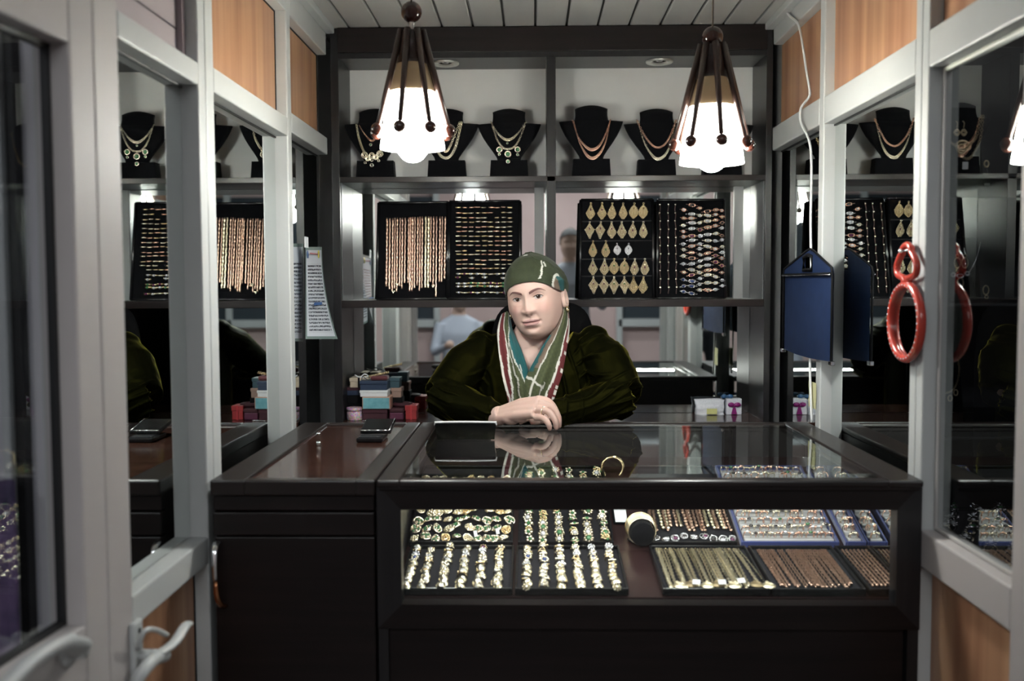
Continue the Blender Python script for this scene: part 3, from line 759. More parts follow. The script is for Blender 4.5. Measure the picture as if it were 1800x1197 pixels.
part('top_frame', top, WENGE_T, lc)
part('top_panel', MB().box(cxl + .07, cxr - .038, FY + .015, BY - .028, ZC - .025, ZC - .004), GLOSSWOOD, lc)
def zf(py, Y=FY): return P(600, py, Y).z
part('drawer_front', MB().box(cxl + .002, cxr - .004, FY, FY + .022, zf(898), zf(870), bev=.003), WENGE, lc)
part('drawer_front', MB().box(cxl + .002, cxr - .004, FY - .004, FY + .022, zf(941), zf(900), bev=.003), WENGE, lc)
dr = part('door', MB().box(cxl + .004, cxr - .004, FY, FY + .022, 0.06, zf(944), bev=.003), WENGE, lc)
hx = P(384, 960, FY).x
hh = MB()
hp_ = smooth_path([(hx - .001, FY - .002, zf(953)), (hx - .001, FY - .022, zf(960)), (hx, FY - .030, zf(985)), (hx + .001, FY - .030, zf(1010)), (hx + .003, FY - .028, zf(1040)), (hx + .006, FY - .016, zf(1058)), (hx + .011, FY - .002, zf(1066))], 18)
hh.tube(hp_[:10], [.0085 - .0004 * i for i in range(10)], 10, 0, flat=(1, .6)); hh.tube(hp_[9:], [.0050 + .0004 * i for i in range(9)], 10, 1, flat=(1, .6))
ho = link('handle', hh.mesh('handle', [SILVER, COPPER], None, wpos(dr))); ho.parent = dr
tag(ho, 'curved handle, silver above and copper below')

# ---------------------------------------------------------------- glass display case
dc = thing('display_case', (0.235, FY, 0), 'dark wenge counter case with glass front and top, full of jewellery', 'display case')
ox0, ox1 = P(706, 980, FY).x, P(1574, 980, FY).x
oz1, oz0 = P(1100, 895, FY).z, P(1100, 1062, FY).z
fz1, fz0 = ZC - .006, P(1100, 1104, FY).z
kx0 = cxr + .002
FT = .032
def mitre(mb, pts_out, pts_in, y0, y1):
    mb.prism([pts_out[0], pts_out[1], pts_in[1], pts_in[0]], y0, y1)
outer = [(kx0, fz0), (kxr, fz0), (kxr, fz1), (kx0, fz1)]; inner = [(ox0, oz0), (ox1, oz0), (ox1, oz1), (ox0, oz1)]
for k, nm in enumerate(('front_rail', 'front_stile', 'front_rail', 'front_stile')):
    a, b = k, (k + 1) % 4
    mb = MB(); g = .0006
    mitre(mb, (outer[a], outer[b]), (inner[a], inner[b]), FY - .006, FY + FT)
    part(nm, mb, WENGE if 'rail' in nm else WENGE_V, dc)
part('front_pane', MB().quad((ox0, FY + .014, oz0), (ox1, FY + .014, oz0), (ox1, FY + .014, oz1), (ox0, FY + .014, oz1)), GLASS, dc)
tf = MB(); tl_, tr_, tfw, tbw = .048, .070, .034, .030
ring_frame(tf, kx0, kxr, FY - .014, BY, tl_, tr_, tfw, tbw, ZC - .012, ZC + .002)
part('top_frame', tf, WENGE_T, dc)
lip = MB(); ring_frame(lip, kx0 + .006, kxr - .006, FY - .0105, BY - .006, tl_ + .006, tr_ + .008, tfw + .003, tbw + .002, ZC - .020, ZC - .010, .002)
part('top_moulding', lip, WENGE, dc)
gx0, gx1, gy0, gy1 = kx0 + tl_ - .004, kxr - tr_ + .004, FY - .014 + tfw - .004, BY - tbw + .004
part('top_pane', MB().quad((gx0, gy0, ZC - .0015), (gx1, gy0, ZC - .0015), (gx1, gy1, ZC - .0015), (gx0, gy1, ZC - .0015)), GLASS, dc)
part('side_panel', MB().box(kx0, kx0 + .018, FY + FT, BY, 0.0, ZC - .012), WENGE_V, dc)
part('side_panel', MB().box(kxr - .005, kxr, FY + FT, BY, 0.0, ZC - .012), WENGE_V, dc)
part('side_mirror', MB().box(kxr - .006, kxr - .0052, FY + FT + .002, BY - .02, oz0 - .01, ZC - .025), MIRROR, dc)
part('back_panel', MB().box(kx0 + .018, kxr - .018, BY - .018, BY, 0.0, ZC - .012), WENGE, dc)
part('base_panel', MB().box(kx0 + .020, kxr - .026, FY + .012, FY + .030, 0.0, fz0 + .002), WENGE, dc)
part('corner_post', MB().box(kx0, kx0 + .020, FY, FY + .03, 0.0, fz0), WENGE_V, dc)
part('corner_post', MB().box(kxr - .022, kxr, FY, FY + .03, 0.0, fz0), WENGE_V, dc)
# sloping deck that carries the trays: gentle in front, steep behind
D1y, D1z, D2y, D2z, D3y, D3z = 2.034, .648, 2.292, .676, 2.66, .805
def deck_z(y): return interp([(D1y, D1z), (D2y, D2z), (D3y, D3z), (2.81, D3z + .01)], y)
dk = MB()
xa, xb = kx0 + .02, kxr - .0065
prof = [(D1y, D1z), (D2y, D2z), (D3y, D3z), (2.808, D3z)]
vs = [(x, y, z + dz) for x in (xa, xb) for (y, z) in prof for dz in (0, -.012)]
dk.add(vs, [(0, 2, 10, 8), (2, 4, 12, 10), (4, 6, 14, 12), (1, 9, 11, 3), (3, 11, 13, 5), (5, 13, 15, 7), (0, 8, 9, 1), (6, 7, 15, 14)])
part('tray_deck', dk, mat('maroon_deck_board', (0.022, 0.010, 0.010), 0.3), dc)

# ---------------------------------------------------------------- trays in the case
S1, S2 = (D2z - D1z) / (D2y - D1y), (D3z - D2z) / (D3y - D2y)
A1, A2 = math.atan(S1), math.atan(S2)
def tray(name, row, x0, x1, label, inner=VELVET_TRAY, rimm=BLACK_PL, y0=None, y1=None):
    ang = A1 if row == 1 else A2
    ya, yb = (y0 or (2.040 if row == 1 else 2.302)), (y1 or (2.284 if row == 1 else 2.640))
    L = (yb - ya) / math.cos(ang); W = x1 - x0
    t = thing(name, ((x0 + x1) / 2, ya, deck_z(ya) + .001), label, 'tray', 'jewellery trays in the glass case')
    t.rotation_euler = (ang, 0, 0)
    lpart('pad', MB().box(-W / 2 + .004, W / 2 - .004, .004, L - .004, .001, .007).mesh('pad', inner), t)
    r = MB(); r.box(-W / 2, -W / 2 + .005, 0, L, 0, .016, bev=.0015); r.box(W / 2 - .005, W / 2, 0, L, 0, .016, bev=.0015)
    r.box(-W / 2 + .005, W / 2 - .005, 0, .005, 0, .016, bev=.0015); r.box(-W / 2 + .005, W / 2 - .005, L - .005, L, 0, .016, bev=.0015)
    lpart('rim', r.mesh('rim', rimm), t)
    M = Matrix.Translation(t.location) @ Matrix.Rotation(ang, 4, 'X')
    return t, M, W, L
def put(name, me, M, loc, rot=(0, 0, 0), s=1.0):
    o = link(name, me)
    R = Matrix.Rotation(rot[2], 4, 'Z') @ Matrix.Rotation(rot[1], 4, 'Y') @ Matrix.Rotation(rot[0], 4, 'X')
    sc = s if isinstance(s, tuple) else (s, s, s)
    W = M @ Matrix.Translation(loc) @ R
    o.location = W.translation; o.rotation_euler = W.to_euler(); o.scale = sc
    return o

# solid rings, upright in the padding: hoop in the x-z plane with a head on top
def up_ring(m, style, gem, seed):
    r_ = random.Random(seed); b = MB().torus((0, 0, .006), .0086, .0016, 16, 5, 0, 'y', 1.0, flat=1.5)
    if style == 0:      # broad dome
        b.grid(lambda u, v: ((.0105 - .001 * abs(v - .5)) * math.sin((u - .5) * 2.5), (v - .5) * .013 * (math.cos((u - .5) * 2.2)), .006 + (.0112 + .0012 * math.cos((v - .5) * 3)) * math.cos((u - .5) * 2.5)), 12, 5, 0)
        for k in range(5): b.ball((.007 * math.sin((k - 2) * .45), 0, .006 + .0125 * math.cos((k - 2) * .45)), .0019, 6, 1)
    elif style == 1:    # cluster of stones
        b.ball((0, 0, .0165), .0046, 9, 1, (1, 1, .7))
        for k in range(8): b.ball((.0068 * math.cos(k * PI / 4), .0068 * math.sin(k * PI / 4), .0152), .0024, 6, 0)
    elif style == 2:    # marquise
        b.ball((0, 0, .0158), .0056, 9, 0, (1.2, .7, .5)); b.ball((0, 0, .0172), .0036, 8, 1, (1.2, .8, .7))
        for s in (-1, 1): b.ball((s * .007, 0, .0145), .0026, 6, 0)
    elif style == 3:    # scroll top
        for k in range(7): b.ball((r_.uniform(-.0075, .0075), r_.uniform(-.006, .006), .0145 + r_.uniform(0, .004)), r_.uniform(.0018, .0032), 6, 0 if k % 3 else 1)
        b.torus((0, 0, .0155), .0055, .0016, 10, 4, 0, 'z')
    else:               # tall flower
        b.ball((0, 0, .0175), .0034, 8, 1)
        for k in range(5): b.ball((.0058 * math.cos(k * 1.257), .0058 * math.sin(k * 1.257), .0163), .0036, 7, 0, (1, 1, .6))
    return b.mesh('jewelled_ring', [m, gem])
UR = [up_ring(m, s, g, k) for k, (m, s, g) in enumerate([(GOLD_PALE, 0, GEM_W), (GOLD_PALE, 1, GEM_W), (GOLD, 2, GEM_W), (GOLD_PALE, 3, GEM_W), (GOLD, 4, GEM_W), (GOLD_PALE, 0, GOLD), (SILVER, 1, GEM_W), (GOLD, 3, GEM_K), (GOLD_PALE, 2, GEM_W), (GOLD_PALE, 1, GOLD_PALE), (GOLD_PALE, 3, GOLD), (SILVER, 4, GEM_W), (GOLD_PALE, 1, GEM_B), (GOLD, 1, GEM_P), (GOLD_PALE, 0, GOLD_PALE), (GOLD_PALE, 4, SILVER)])]
URG = [up_ring(m, s, g, k) for k, (m, s, g) in enumerate([(GOLD_PALE, 1, GEM_G), (GOLD, 3, GEM_G), (GOLD_PALE, 4, GEM_G), (GOLD_PALE, 3, GEM_G), (GOLD_PALE, 1, GEM_W), (GOLD_PALE, 2, GEM_G)])]
rng = random.Random(11)
def xf(px, py, Y): return P(px, py, Y).x
def ring_columns(M, W, L, x0w, cols, ys, meshes, traylab, s0, group, rot=0.0):
    for c, xw in enumerate(cols):
        for r, y in enumerate(ys):
            f = y / L
            x = xw - x0w + rng.uniform(-.0025, .0025)
            o = put('jewelled_ring', rng.choice(meshes if meshes is not UR or r > 5 else (UR[0], UR[5], UR[9], UR[14], UR[5], UR[3], UR[2])), M, (x, y + rng.uniform(-.002, .002), .005), (rng.uniform(.25, .75), 0, rng.uniform(-.18, .18)), s0 * rng.uniform(.9, 1.14))
            tag(o, 'ring, %s from front in %s column from left, %s tray' % (ORD[r + 1], ORD[c + 1], traylab), 'ring', group)
# front row
xT = [xf(703, 1058, 2.04), xf(899, 1010, 2.15), xf(1094, 1010, 2.15), xf(1152, 1010, 2.15), xf(1352, 1010, 2.15), xf(1545, 1010, 2.15)]
FRONT = [(-.281, -.042), (-.037, .200), (.270, .492), (.498, .690), (.696, .7765)]
t1 = tray('ring_tray', 1, FRONT[0][0], FRONT[0][1], 'grey-black ring tray with six ring columns, front left corner of the glass case')
t2 = tray('ring_tray', 1, FRONT[1][0], FRONT[1][1], 'grey-black ring tray, second from left in the front row of the case')
ysr = [.012 + .0198 * k for k in range(11)] + [.237]
c1 = [xf(p, 1010, 2.15) for p in (724, 751, 783, 815, 845, 876)]
c2 = [xf(p, 1010, 2.15) for p in (926.5, 956, 986, 1016, 1046, 1076)]
ring_columns(t1[1], t1[2], t1[3], (FRONT[0][0] + FRONT[0][1]) / 2, c1, ysr[:-1] + [.233], UR, 'front left', 1.06, 'rings in the front left tray')
ring_columns(t2[1], t2[2], t2[3], (FRONT[1][0] + FRONT[1][1]) / 2, c2, ysr[:-1] + [.233], UR, 'second front', 1.06, 'rings in the second front tray')
t4 = tray('chain_tray', 1, FRONT[2][0], FRONT[2][1], 'black tray of thick yellow gold chains in the front row of the case')
t5 = tray('chain_tray', 1, FRONT[3][0], FRONT[3][1], 'black tray of rose gold chains at the right end of the front row')
def flat_strand(L, w, kind, wave):
    b = MB(); n = int(L / .0042); pts = []; rs = []
    for i in range(n):
        y = L * i / (n - 1); pts.append((wave * math.sin(y * 25) + .0007 * (1, -1)[i // 2 % 2], -y, .004 + .0006 * (i % 2)))
        rs.append(w * ((1.0, .42)[i % 2] if kind == 0 else (1.05, .8, .42)[i % 3] if kind == 1 else .82 + .18 * math.sin(i * 1.7)))
    return b.tube(pts, rs, 6, flat=(1, .75))
FS = {}
def fstrand(L, w, kind, wave, m):
    k = (round(L, 2), w, kind, wave, m.name)
    if k not in FS: FS[k] = flat_strand(round(L, 2), w, kind, wave).mesh('chain_strand', m)
    return FS[k]
# thick yellow chains
_, M, W, L = t4
n4 = 31
for i in range(n4):
    x = -W / 2 + .014 + (W - .034) * i / (n4 - 1)
    ln = .205 + rng.uniform(-.012, .012)
    w = rng.choice((.0042, .0030, .0046, .0026))
    o = put('chain_strand', fstrand(ln, w, rng.randrange(3), rng.choice((0, .001)), rng.choice((GOLD_CH, GOLD_PALE, GOLD_CH))), M, (x, L - .020, .010), (0, 0, rng.uniform(-.01, .05) + (.06 if i > n4 - 4 else 0)))
    tag(o, 'yellow gold chain, %s from left in the front chain tray' % ORD[i + 1], 'chain', 'yellow chains in the front tray')
hooks = MB()
for i in range(20): hooks.torus((-W / 2 + .016 + (W - .036) * i / 19, L - .017, .012), .0035, .0009, 8, 4, 0, 'x')
o = link('chain_hooks', hooks.mesh('chain_hooks', GOLD)); o.parent = t4[0]; o['kind'] = 'stuff'
for i, px in enumerate((1195, 1215, 1243, 1262, 1290, 1330, 1350)):
    mdl = MB().lathe([(0, 0), (.012, .0005), (.0145, .002), (.012, .0035), (0, .004)], (0, 0, 0), 18).torus((0, 0, .003), .010, .0016, 16, 5).torus((0, 0, .003), .005, .0014, 12, 5).torus((0, .017, .002), .003, .001, 8, 4)
    p = P(px, 1049, 2.06)
    o = put('gold_medallion', mdl.mesh('gold_medallion', PLATE if i % 2 else GOLD_CH), M, (p.x - (FRONT[2][0] + FRONT[2][1]) / 2, .016 + .006 * (i % 2), .014), (.05, 0, rng.uniform(-.4, .4)))
    tag(o, 'filigree gold medallion, %s from left at the foot of the yellow chains' % ORD[i + 1], 'pendant', 'medallions in the front tray')
for i, (px, py) in enumerate(((1222, 1053), (1268, 1051), (1304, 1040))):
    o = put('price_tag', MB().box(-.008, .008, 0, .012, 0, .0006).mesh('price_tag', CARD), M, (P(px, py, 2.06).x - (FRONT[2][0] + FRONT[2][1]) / 2, .010 + .008 * (i == 2), .021), (.5, 0, .2 * i - .2))
    tag(o, 'small white price tag, %s from left on the yellow chain tray' % ORD[i + 1], 'tag', 'tags on the front chain tray')
_, M, W, L = t5
n5 = 34
for i in range(n5):
    if i in (9, 13): continue
    x = -W / 2 + .016 + (W - .036) * i / (n5 - 1)
    o = put('chain_strand', fstrand(.205 + rng.uniform(-.012, .010), rng.choice((.0022, .0026, .0032)), rng.randrange(3), 0, ROSE_CH), M, (x, L - .022, .009), (0, 0, rng.uniform(-.01, .035)))
    tag(o, 'rose gold chain, %s from left in the right front tray' % ORD[i + 1], 'chain', 'rose chains in the front tray')
t10 = tray('chain_tray', 1, FRONT[4][0], FRONT[4][1], 'black tray of rose chains cut off by the right stile of the case')
_, M, W, L = t10
for i in range(7):
    o = put('chain_strand', fstrand(.20, .0034, i % 3, 0, ROSE_CH), M, (-W / 2 + .012 + .009 * i, L - .022, .009), (0, 0, .02))
    tag(o, 'rose gold chain, %s from left in the tray cut off at right' % ORD[i + 1], 'chain', 'rose chains in the cut off tray')
# back row, on the steep part of the deck
BACK = [(-.290, .000), (.006, .233), (.268, .472), (.492, .740)]
# jumbled earrings, five rows
t6 = tray('earring_tray', 2, -.290, -.046, 'black tray of jumbled gold earrings with green stones, back left')
_, M, W, L = t6
FL = []
for k in range(5):
    b = MB(); r_ = random.Random(40 + k)
    b.ball((0, 0, .004), .0085, 10, 0, (1.25, .9, .40))
    b.torus((0, 0, .006), .0085, .0017, 14, 5)
    for q in range(6): b.ball((.0055 * math.cos(q * 1.05), .0055 * math.sin(q * 1.05), .0075), .0022, 6, 1 if k in (1, 3) and q % 2 else 0)
    b.ball((0, 0, .0085), .0026, 7, 1 if k % 2 else 0); b.torus((.0, .010, .003), .004, .001, 8, 4, 0, 'y')
    FL.append(b.mesh('cluster_earring', [GOLD_PALE if k != 2 else GOLD, GEM_G]))
xs6 = []
for r in range(8):
    for c in range(10):
        x = -W / 2 + .016 + (W - .032) * c / 9 + rng.uniform(-.006, .006)
        o = put('cluster_earring', FL[rng.choice((1, 3, 1, 3, 0, 2) if r < 3 else (0, 2, 4, 0))], M, (x, .018 + .038 * r + rng.uniform(-.006, .006), .008 + rng.uniform(0, .004)), (rng.uniform(-.5, .6), rng.uniform(-.5, .5), rng.uniform(-1.5, 1.5)), rng.uniform(1.1, 1.4))
        tag(o, 'gold cluster earring, %s from left in %s row of the back left tray' % (ORD[c + 1], ORD[r + 1]), 'earring', 'earrings in the back left tray')
for i, (px, py) in enumerate(((838, 944), (876, 938))):
    o = put('price_tag', MB().box(-.004, .004, 0, .013, 0, .0006).mesh('price_tag', CARD), M, (P(px, py, 2.34).x - t6[0].location.x, .016 + .01 * i, .020), (.9, 0, .35))
    tag(o, 'tiny white tag, %s from left on the back left earring tray' % ORD[i + 1], 'tag', 'tags on the earring tray')
t7 = tray('ring_tray', 2, -.034, .190, 'black tray with six columns of green stone rings, back row of case')
ring_columns(t7[1], t7[2], t7[3], .078, [P(p, 930, 2.38).x for p in (930, 955, 981, 1007, 1033, 1060)], [.012 + .0225 * k for k in range(15)], URG + [UR[1]], 'green stone', 1.22, 'green stone rings in the back tray')
# bangle stand with white framed card
t8 = thing('card_stand', (.212, 2.40, deck_z(2.40)), 'narrow white card with a black edge standing beside the green ring tray', 'frame')
fr = MB().box(-.012, -.008, 0, .1, 0, .03).box(.014, .018, 0, .1, 0, .03).box(-.012, .018, 0, .004, 0, .006)
lpart('white_frame', MB().box(-.010, .020, -.002, .19, .001, .004, bev=.001).mesh('white_frame', CARD), t8)
lpart('frame_edge', MB().tube([(-.012, -.004, .003), (-.012, .19, .003)], .003, 6).tube([(-.012, -.004, .003), (.020, -.004, .003)], .003, 6).mesh('frame_edge', VELVET), t8)
t8.rotation_euler = (A2, 0, 0)
bs = PX(0, 0, -1)
by_ = 2.30
bc = P(1129, 938, by_)
bst = thing('bangle_stand', (bc.x, by_, deck_z(2.30)), 'round black bangle stand in the middle of the case', 'stand')
b = MB().lathe([(.030, 0), (.032, .004), (.026, .008), (.012, .012), (.011, .05)], (bc.x, by_ + .03, deck_z(2.33)), 20)
part('foot', b, BLACK_MAT, bst)
part('drum', MB().lathe([(0, -.012), (.026, -.012), (.028, -.008), (.028, .070), (.026, .074), (0, .074)], (bc.x, by_, bc.z), 28, axis='y'), VELVET, bst)
for i in range(7):
    rr = .0315 + .0012 * (i % 3)
    o = solo('gold_bangle', MB().torus((bc.x, by_ + .006 + .009 * i, bc.z + .0035), rr, .0021 + .0006 * (i % 2), 40, 6, 0, 'y'), GOLD if i % 2 else GOLD_PALE,
         'gold bangle, %s from front on the round black stand' % ORD[i + 1], 'bangle', 'bangles on the stand', origin=Vector((bc.x, by_, bc.z)))
p = P(1076, 822, 2.62)
solo('gold_bangle', MB().torus((p.x, 2.62, p.z), .028, .003, 40, 8, 0, 'y').torus((p.x + .003, 2.628, p.z), .028, .003, 40, 8, 0, 'y'), GOLD, 'gold bangle pair leaning at the back edge seen through the glass top', 'bangle', origin=p)
t9 = tray('bracelet_tray', 2, .274, .478, 'black tray of hanging bracelets above loose silver jewellery')
_, M, W, L = t9
for i in range(20):
    x = -W / 2 + .012 + (W - .024) * i / 19
    o = put('bracelet', fstrand(.20 + rng.uniform(-.012, .012), rng.choice((.0042, .005)), rng.randrange(2), .0014, rng.choice((ROSE_CH, GOLD_CH, ROSE_CH))), M, (x, L - .10, .010), (0, 0, rng.uniform(.0, .06)))
    tag(o, 'flexible gold bracelet, %s from left in the back bracelet tray' % ORD[i + 1], 'bracelet', 'bracelets in the back tray')
for i in range(9):
    b = MB(); r_ = random.Random(90 + i)
    b.torus((0, 0, .004), .009, .0013, 14, 5); b.ball((0, -.004, .008), .005, 9, 1, (1.2, .9, .7))
    for q in range(8): b.ball((.0068 * math.cos(q * .785), -.004 + .0058 * math.sin(q * .785), .008), .0017, 6, 0)
    o = put('silver_ring', b.mesh('silver_ring', [SILVER, (GEM_K, GEM_W, GEM_P)[i % 3]]), M, (-W / 2 + .016 + .0225 * i, .018 + r_.uniform(-.006, .012), .010), (r_.uniform(-.3, .6), 0, r_.uniform(-1, 1)), r_.uniform(.9, 1.15))
    tag(o, 'loose silver ring, %s from left below the hanging bracelets' % ORD[i + 1], 'ring', 'silver rings below the bracelets')
# white stepped ring trays in blue boxes
NAVY = mat('royal_blue_velvet', (0.008, 0.022, 0.135), .75, Sheen_Weight=.4)
WSTEP = mat('white_satin_step', (0.42, 0.42, 0.425), .5)
WR = []
for k in range(5):
    b = MB().torus((0, 0, .004), .0085, .0012, 14, 5, 0, 'y'); r_ = random.Random(k)
    b.ball((0, -.001, .0135), .0036, 8, 1, (1.3, .8, .8))
    for q in (-1, 1): b.ball((q * .0058, -.001, .012), .0024, 6, 0)
    WR.append(b.mesh('fine_ring', [(ROSE, GOLD_PALE, ROSE, GOLD_PALE, ROSE)[k], (ROSE, GOLD_PALE, GEM_W, GEM_K, GEM_G)[k] if k < 4 or True else ROSE]))
for ti, (x0, x1, ncol, lab) in enumerate(((.486, .714, 14, 'left'), (.728, .7765, 3, 'right'))):
    t, M, W, L = tray('stepped_ring_tray', 2, x0, x1, '%s stepped white ring tray in a royal blue box' % ('wide' if ti == 0 else 'cut off rightmost'), NAVY, NAVY)
    for r in range(11):
        y = .012 + .0305 * r
        b = MB().box(-W / 2 + .010, W / 2 - .010, -.002, .028, -.020, 0, bev=.002).xform(Matrix.Translation((0, y, .0165)) @ Matrix.Rotation(-A2 * .9, 4, 'X'))
        lpart('step', b.mesh('step', WSTEP), t)
        for c in range(ncol):
            if rng.random() < .05: continue
            x = -W / 2 + .020 + (W - .040) * c / max(1, ncol - 1)
            o = put('fine_ring', rng.choice(WR[:4] * 4 + WR[4:]), M, (x + rng.uniform(-.003, .003), y + .011, .0125), (-.05 + rng.uniform(-.3, .3), 0, rng.uniform(-.3, .3)), rng.uniform(1.0, 1.25))
            tag(o, 'fine ring, %s from left on %s step of the %s white stepped tray' % (ORD[c + 1], ORD[r + 1], lab), 'ring', 'rings on the white steps')
# ---------------------------------------------------------------- pendant lamps
SHADE = bpy.data.materials.new('cream_glass_shade'); SHADE.use_nodes = True
nt = SHADE.node_tree
for n_ in list(nt.nodes): nt.nodes.remove(n_)
out = nt.nodes.new('ShaderNodeOutputMaterial'); mx = nt.nodes.new('ShaderNodeMixShader'); mx.inputs[0].default_value = .72
dif = nt.nodes.new('ShaderNodeBsdfPrincipled'); dif.inputs['Roughness'].default_value = .25; dif.inputs['Base Color'].default_value = (.62, .50, .33, 1)
trl = nt.nodes.new('ShaderNodeBsdfTranslucent'); trl.inputs[0].default_value = (.96, .91, .80, 1)
nt.links.new(dif.outputs[0], mx.inputs[1]); nt.links.new(trl.outputs[0], mx.inputs[2]); em_ = nt.nodes.new('ShaderNodeEmission'); em_.inputs[0].default_value = (.97, 1.0, .97, 1); em_.inputs[1].default_value = SHADE_STRENGTH
ad_ = nt.nodes.new('ShaderNodeAddShader'); nt.links.new(mx.outputs[0], ad_.inputs[0]); nt.links.new(em_.outputs[0], ad_.inputs[1]); nt.links.new(ad_.outputs[0], out.inputs[0])  # own glow added to the shade in place of bulb light through it
SHADE_DIM = bpy.data.materials.new('cream_glass_shade_dim'); SHADE_DIM.use_nodes = True
nt = SHADE_DIM.node_tree; pb_ = nt.nodes['Principled BSDF']; pb_.inputs['Base Color'].default_value = (.42, .34, .23, 1); pb_.inputs['Roughness'].default_value = .25  # darker copy of the shade glass, unlit look put into its colour
mx2 = nt.nodes.new('ShaderNodeMixShader'); mx2.inputs[0].default_value = .5; tr2 = nt.nodes.new('ShaderNodeBsdfTranslucent'); tr2.inputs[0].default_value = (.55, .43, .28, 1)
nt.links.new(pb_.outputs[0], mx2.inputs[1]); nt.links.new(tr2.outputs[0], mx2.inputs[2]); nt.links.new(mx2.outputs[0], nt.nodes['Material Output'].inputs[0])
BULB = mat('lit_bulb', (1, 1, 1), .5, emission=(0.96, 1.0, 0.985), strength=BULB_STRENGTH)
def lamp(px_b, py_ball, py_top, py_cone, py_sh, py_knob, py_bulb, Y, off, label, cxk):
    cx = P(px_b, py_cone, Y).x
    z = lambda py: P(px_b, py, Y).z
    t = thing('pendant_lamp', (cx, Y, z(py_sh)), label, 'lamp', 'pendant lamps')
    part('cord', MB().tube([(cx, Y, CEIL), (cx, Y, z(py_ball))], .0022, 8), mat('brown_cord', (.10, .07, .05), .6), t)
    part('ball', MB().ball((cx, Y, z(py_ball)), .0245, 24), KNOBWOOD, t)
    part('stem', MB().tube([(cx, Y, z(py_ball) - .022), (cx, Y, z(py_top) - .004)], .0055, 10), WHITE_PL, t)
    part('cone', MB().lathe([(0, z(py_top)), (.026, z(py_top)), (.028, z(py_top) - .004), (.037, z(py_cone)), (.034, z(py_cone)), (.0, z(py_cone) + .006)], (cx, Y, 0), 28), LAMPWOOD, t)
    r0, r1 = .0345, .0755
    prof = []
    for k in range(13):
        u = k / 12; prof.append((r0 + (r1 - r0) * (u ** .92) + .004 * math.sin(u * PI), z(py_cone) + (z(py_sh) - z(py_cone)) * u))
    sh_p = part('shade', MB().lathe(prof[4:], (cx, Y, 0), 36, caps=False), SHADE, t, 'glowing lower part of the cream glass shade')
    part('shade_dim_top', MB().lathe(prof[:5], (cx, Y, 0), 36, caps=False), SHADE_DIM, t, 'upper part of the shade, coloured darker as unlit glass')
    zb = z(py_bulb)
    bb = part('bulb', MB().lathe([(0, zb), (.012, zb + .002), (.024, zb + .009), (.034, zb + .022), (.037, zb + .036), (.034, zb + .052), (.022, zb + .072), (.014, zb + .088), (.013, zb + .10)], (cx, Y, 0), 24), BULB, t)
    zk = z(py_knob)
    zd_k = z(py_cone + .34 * (py_sh - py_cone))
    part('holder_disc', MB().lathe([(0, zd_k), (.0520, zd_k), (.0505, zd_k + .003), (0, zd_k + .004)], (cx, Y, 0), 32), mat('lamp_holder_disc', (.30, .25, .18), .5), t)  # holder disc widened to keep bulb light out of the upper shade
    so_ = link('bulb_socket', MB().lathe([(.013, zb + .100), (.016, zb + .102), (.016, zb + .14), (0, zb + .142)], (cx, Y, 0), 16).mesh('bulb_socket', WHITE_PL, None, wpos(bb))); so_.parent = bb
    for k in range(8):
        a = math.radians(off + 45 * k)
        top_ = Vector((cx + .027 * math.sin(a), Y - .027 * math.cos(a), z(py_top) + .002)); bot = Vector((cx + .0895 * math.sin(a), Y - .0895 * math.cos(a), zk))
        rd = part('rod', MB().tube([top_, top_.lerp(bot, .5), bot], [.0078, .0070, .0060], 10), LAMPWOOD, t)
        kb = link('knob', MB().ball(bot, .0148, 16).mesh('knob', KNOBWOOD, None, wpos(rd))); kb.parent = rd
lamp(724, 21, 56, 113, 262, 232, 286, 2.35, -12, 'left pendant lamp with eight dark rods around a cream shade', 725)
lamp(1252, 65, 80, 138, 288, 255, 303, 2.38, 4, 'right pendant lamp, hanging lower over the glass case', 1252)
# ---------------------------------------------------------------- things on the counters
# small electronic scale / calculator near the back of the glass top
sc_y = 2.50
a, b_ = P(764, 770, sc_y), P(872, 770, sc_y)
sw = b_.x - a.x; zt_ = P(818, 743, sc_y).z
scl = thing('calculator', ((a.x + b_.x) / 2, sc_y, ZC + .002), 'black desk calculator with a pale rim standing on the glass top', 'calculator')
cx_, hh_ = scl.location.x, zt_ - ZC - .002
prof = [(-.47, 0), (.47, 0), (.475, .25), (.50, .92), (.48, 1.0), (-.48, 1.0), (-.50, .92), (-.475, .25)]
part('case', (lambda q: (q.__setattr__('v', [(a, b + .016 * (1 - (c - ZC) / hh_), c) for a, b, c in q.v]), q)[1])(MB().prism([(cx_ + x * sw, ZC + .002 + z * hh_ * .94) for x, z in prof], sc_y, sc_y + .022)), mat('smoked_glossy_plastic', (.005, .0055, .006), .12, spec=.3), scl)
rm = MB().tube(smooth_path([(cx_ - .50 * sw, sc_y + .010, zt_ - .008), (cx_ - .49 * sw, sc_y + .008, zt_ - .001), (cx_ - .46 * sw, sc_y + .008, zt_), (cx_, sc_y + .008, zt_ + .001), (cx_ + .46 * sw, sc_y + .008, zt_), (cx_ + .49 * sw, sc_y + .008, zt_ - .001), (cx_ + .50 * sw, sc_y + .010, zt_ - .008)], 24), .0026, 8)
part('pale_rim', rm, WHITE_PL, scl)
part('foot', MB().box(cx_ - .40 * sw, cx_ + .40 * sw, sc_y + .018, sc_y + .075, ZC + .002, ZC + .010, bev=.003), BLACK_PL, scl)
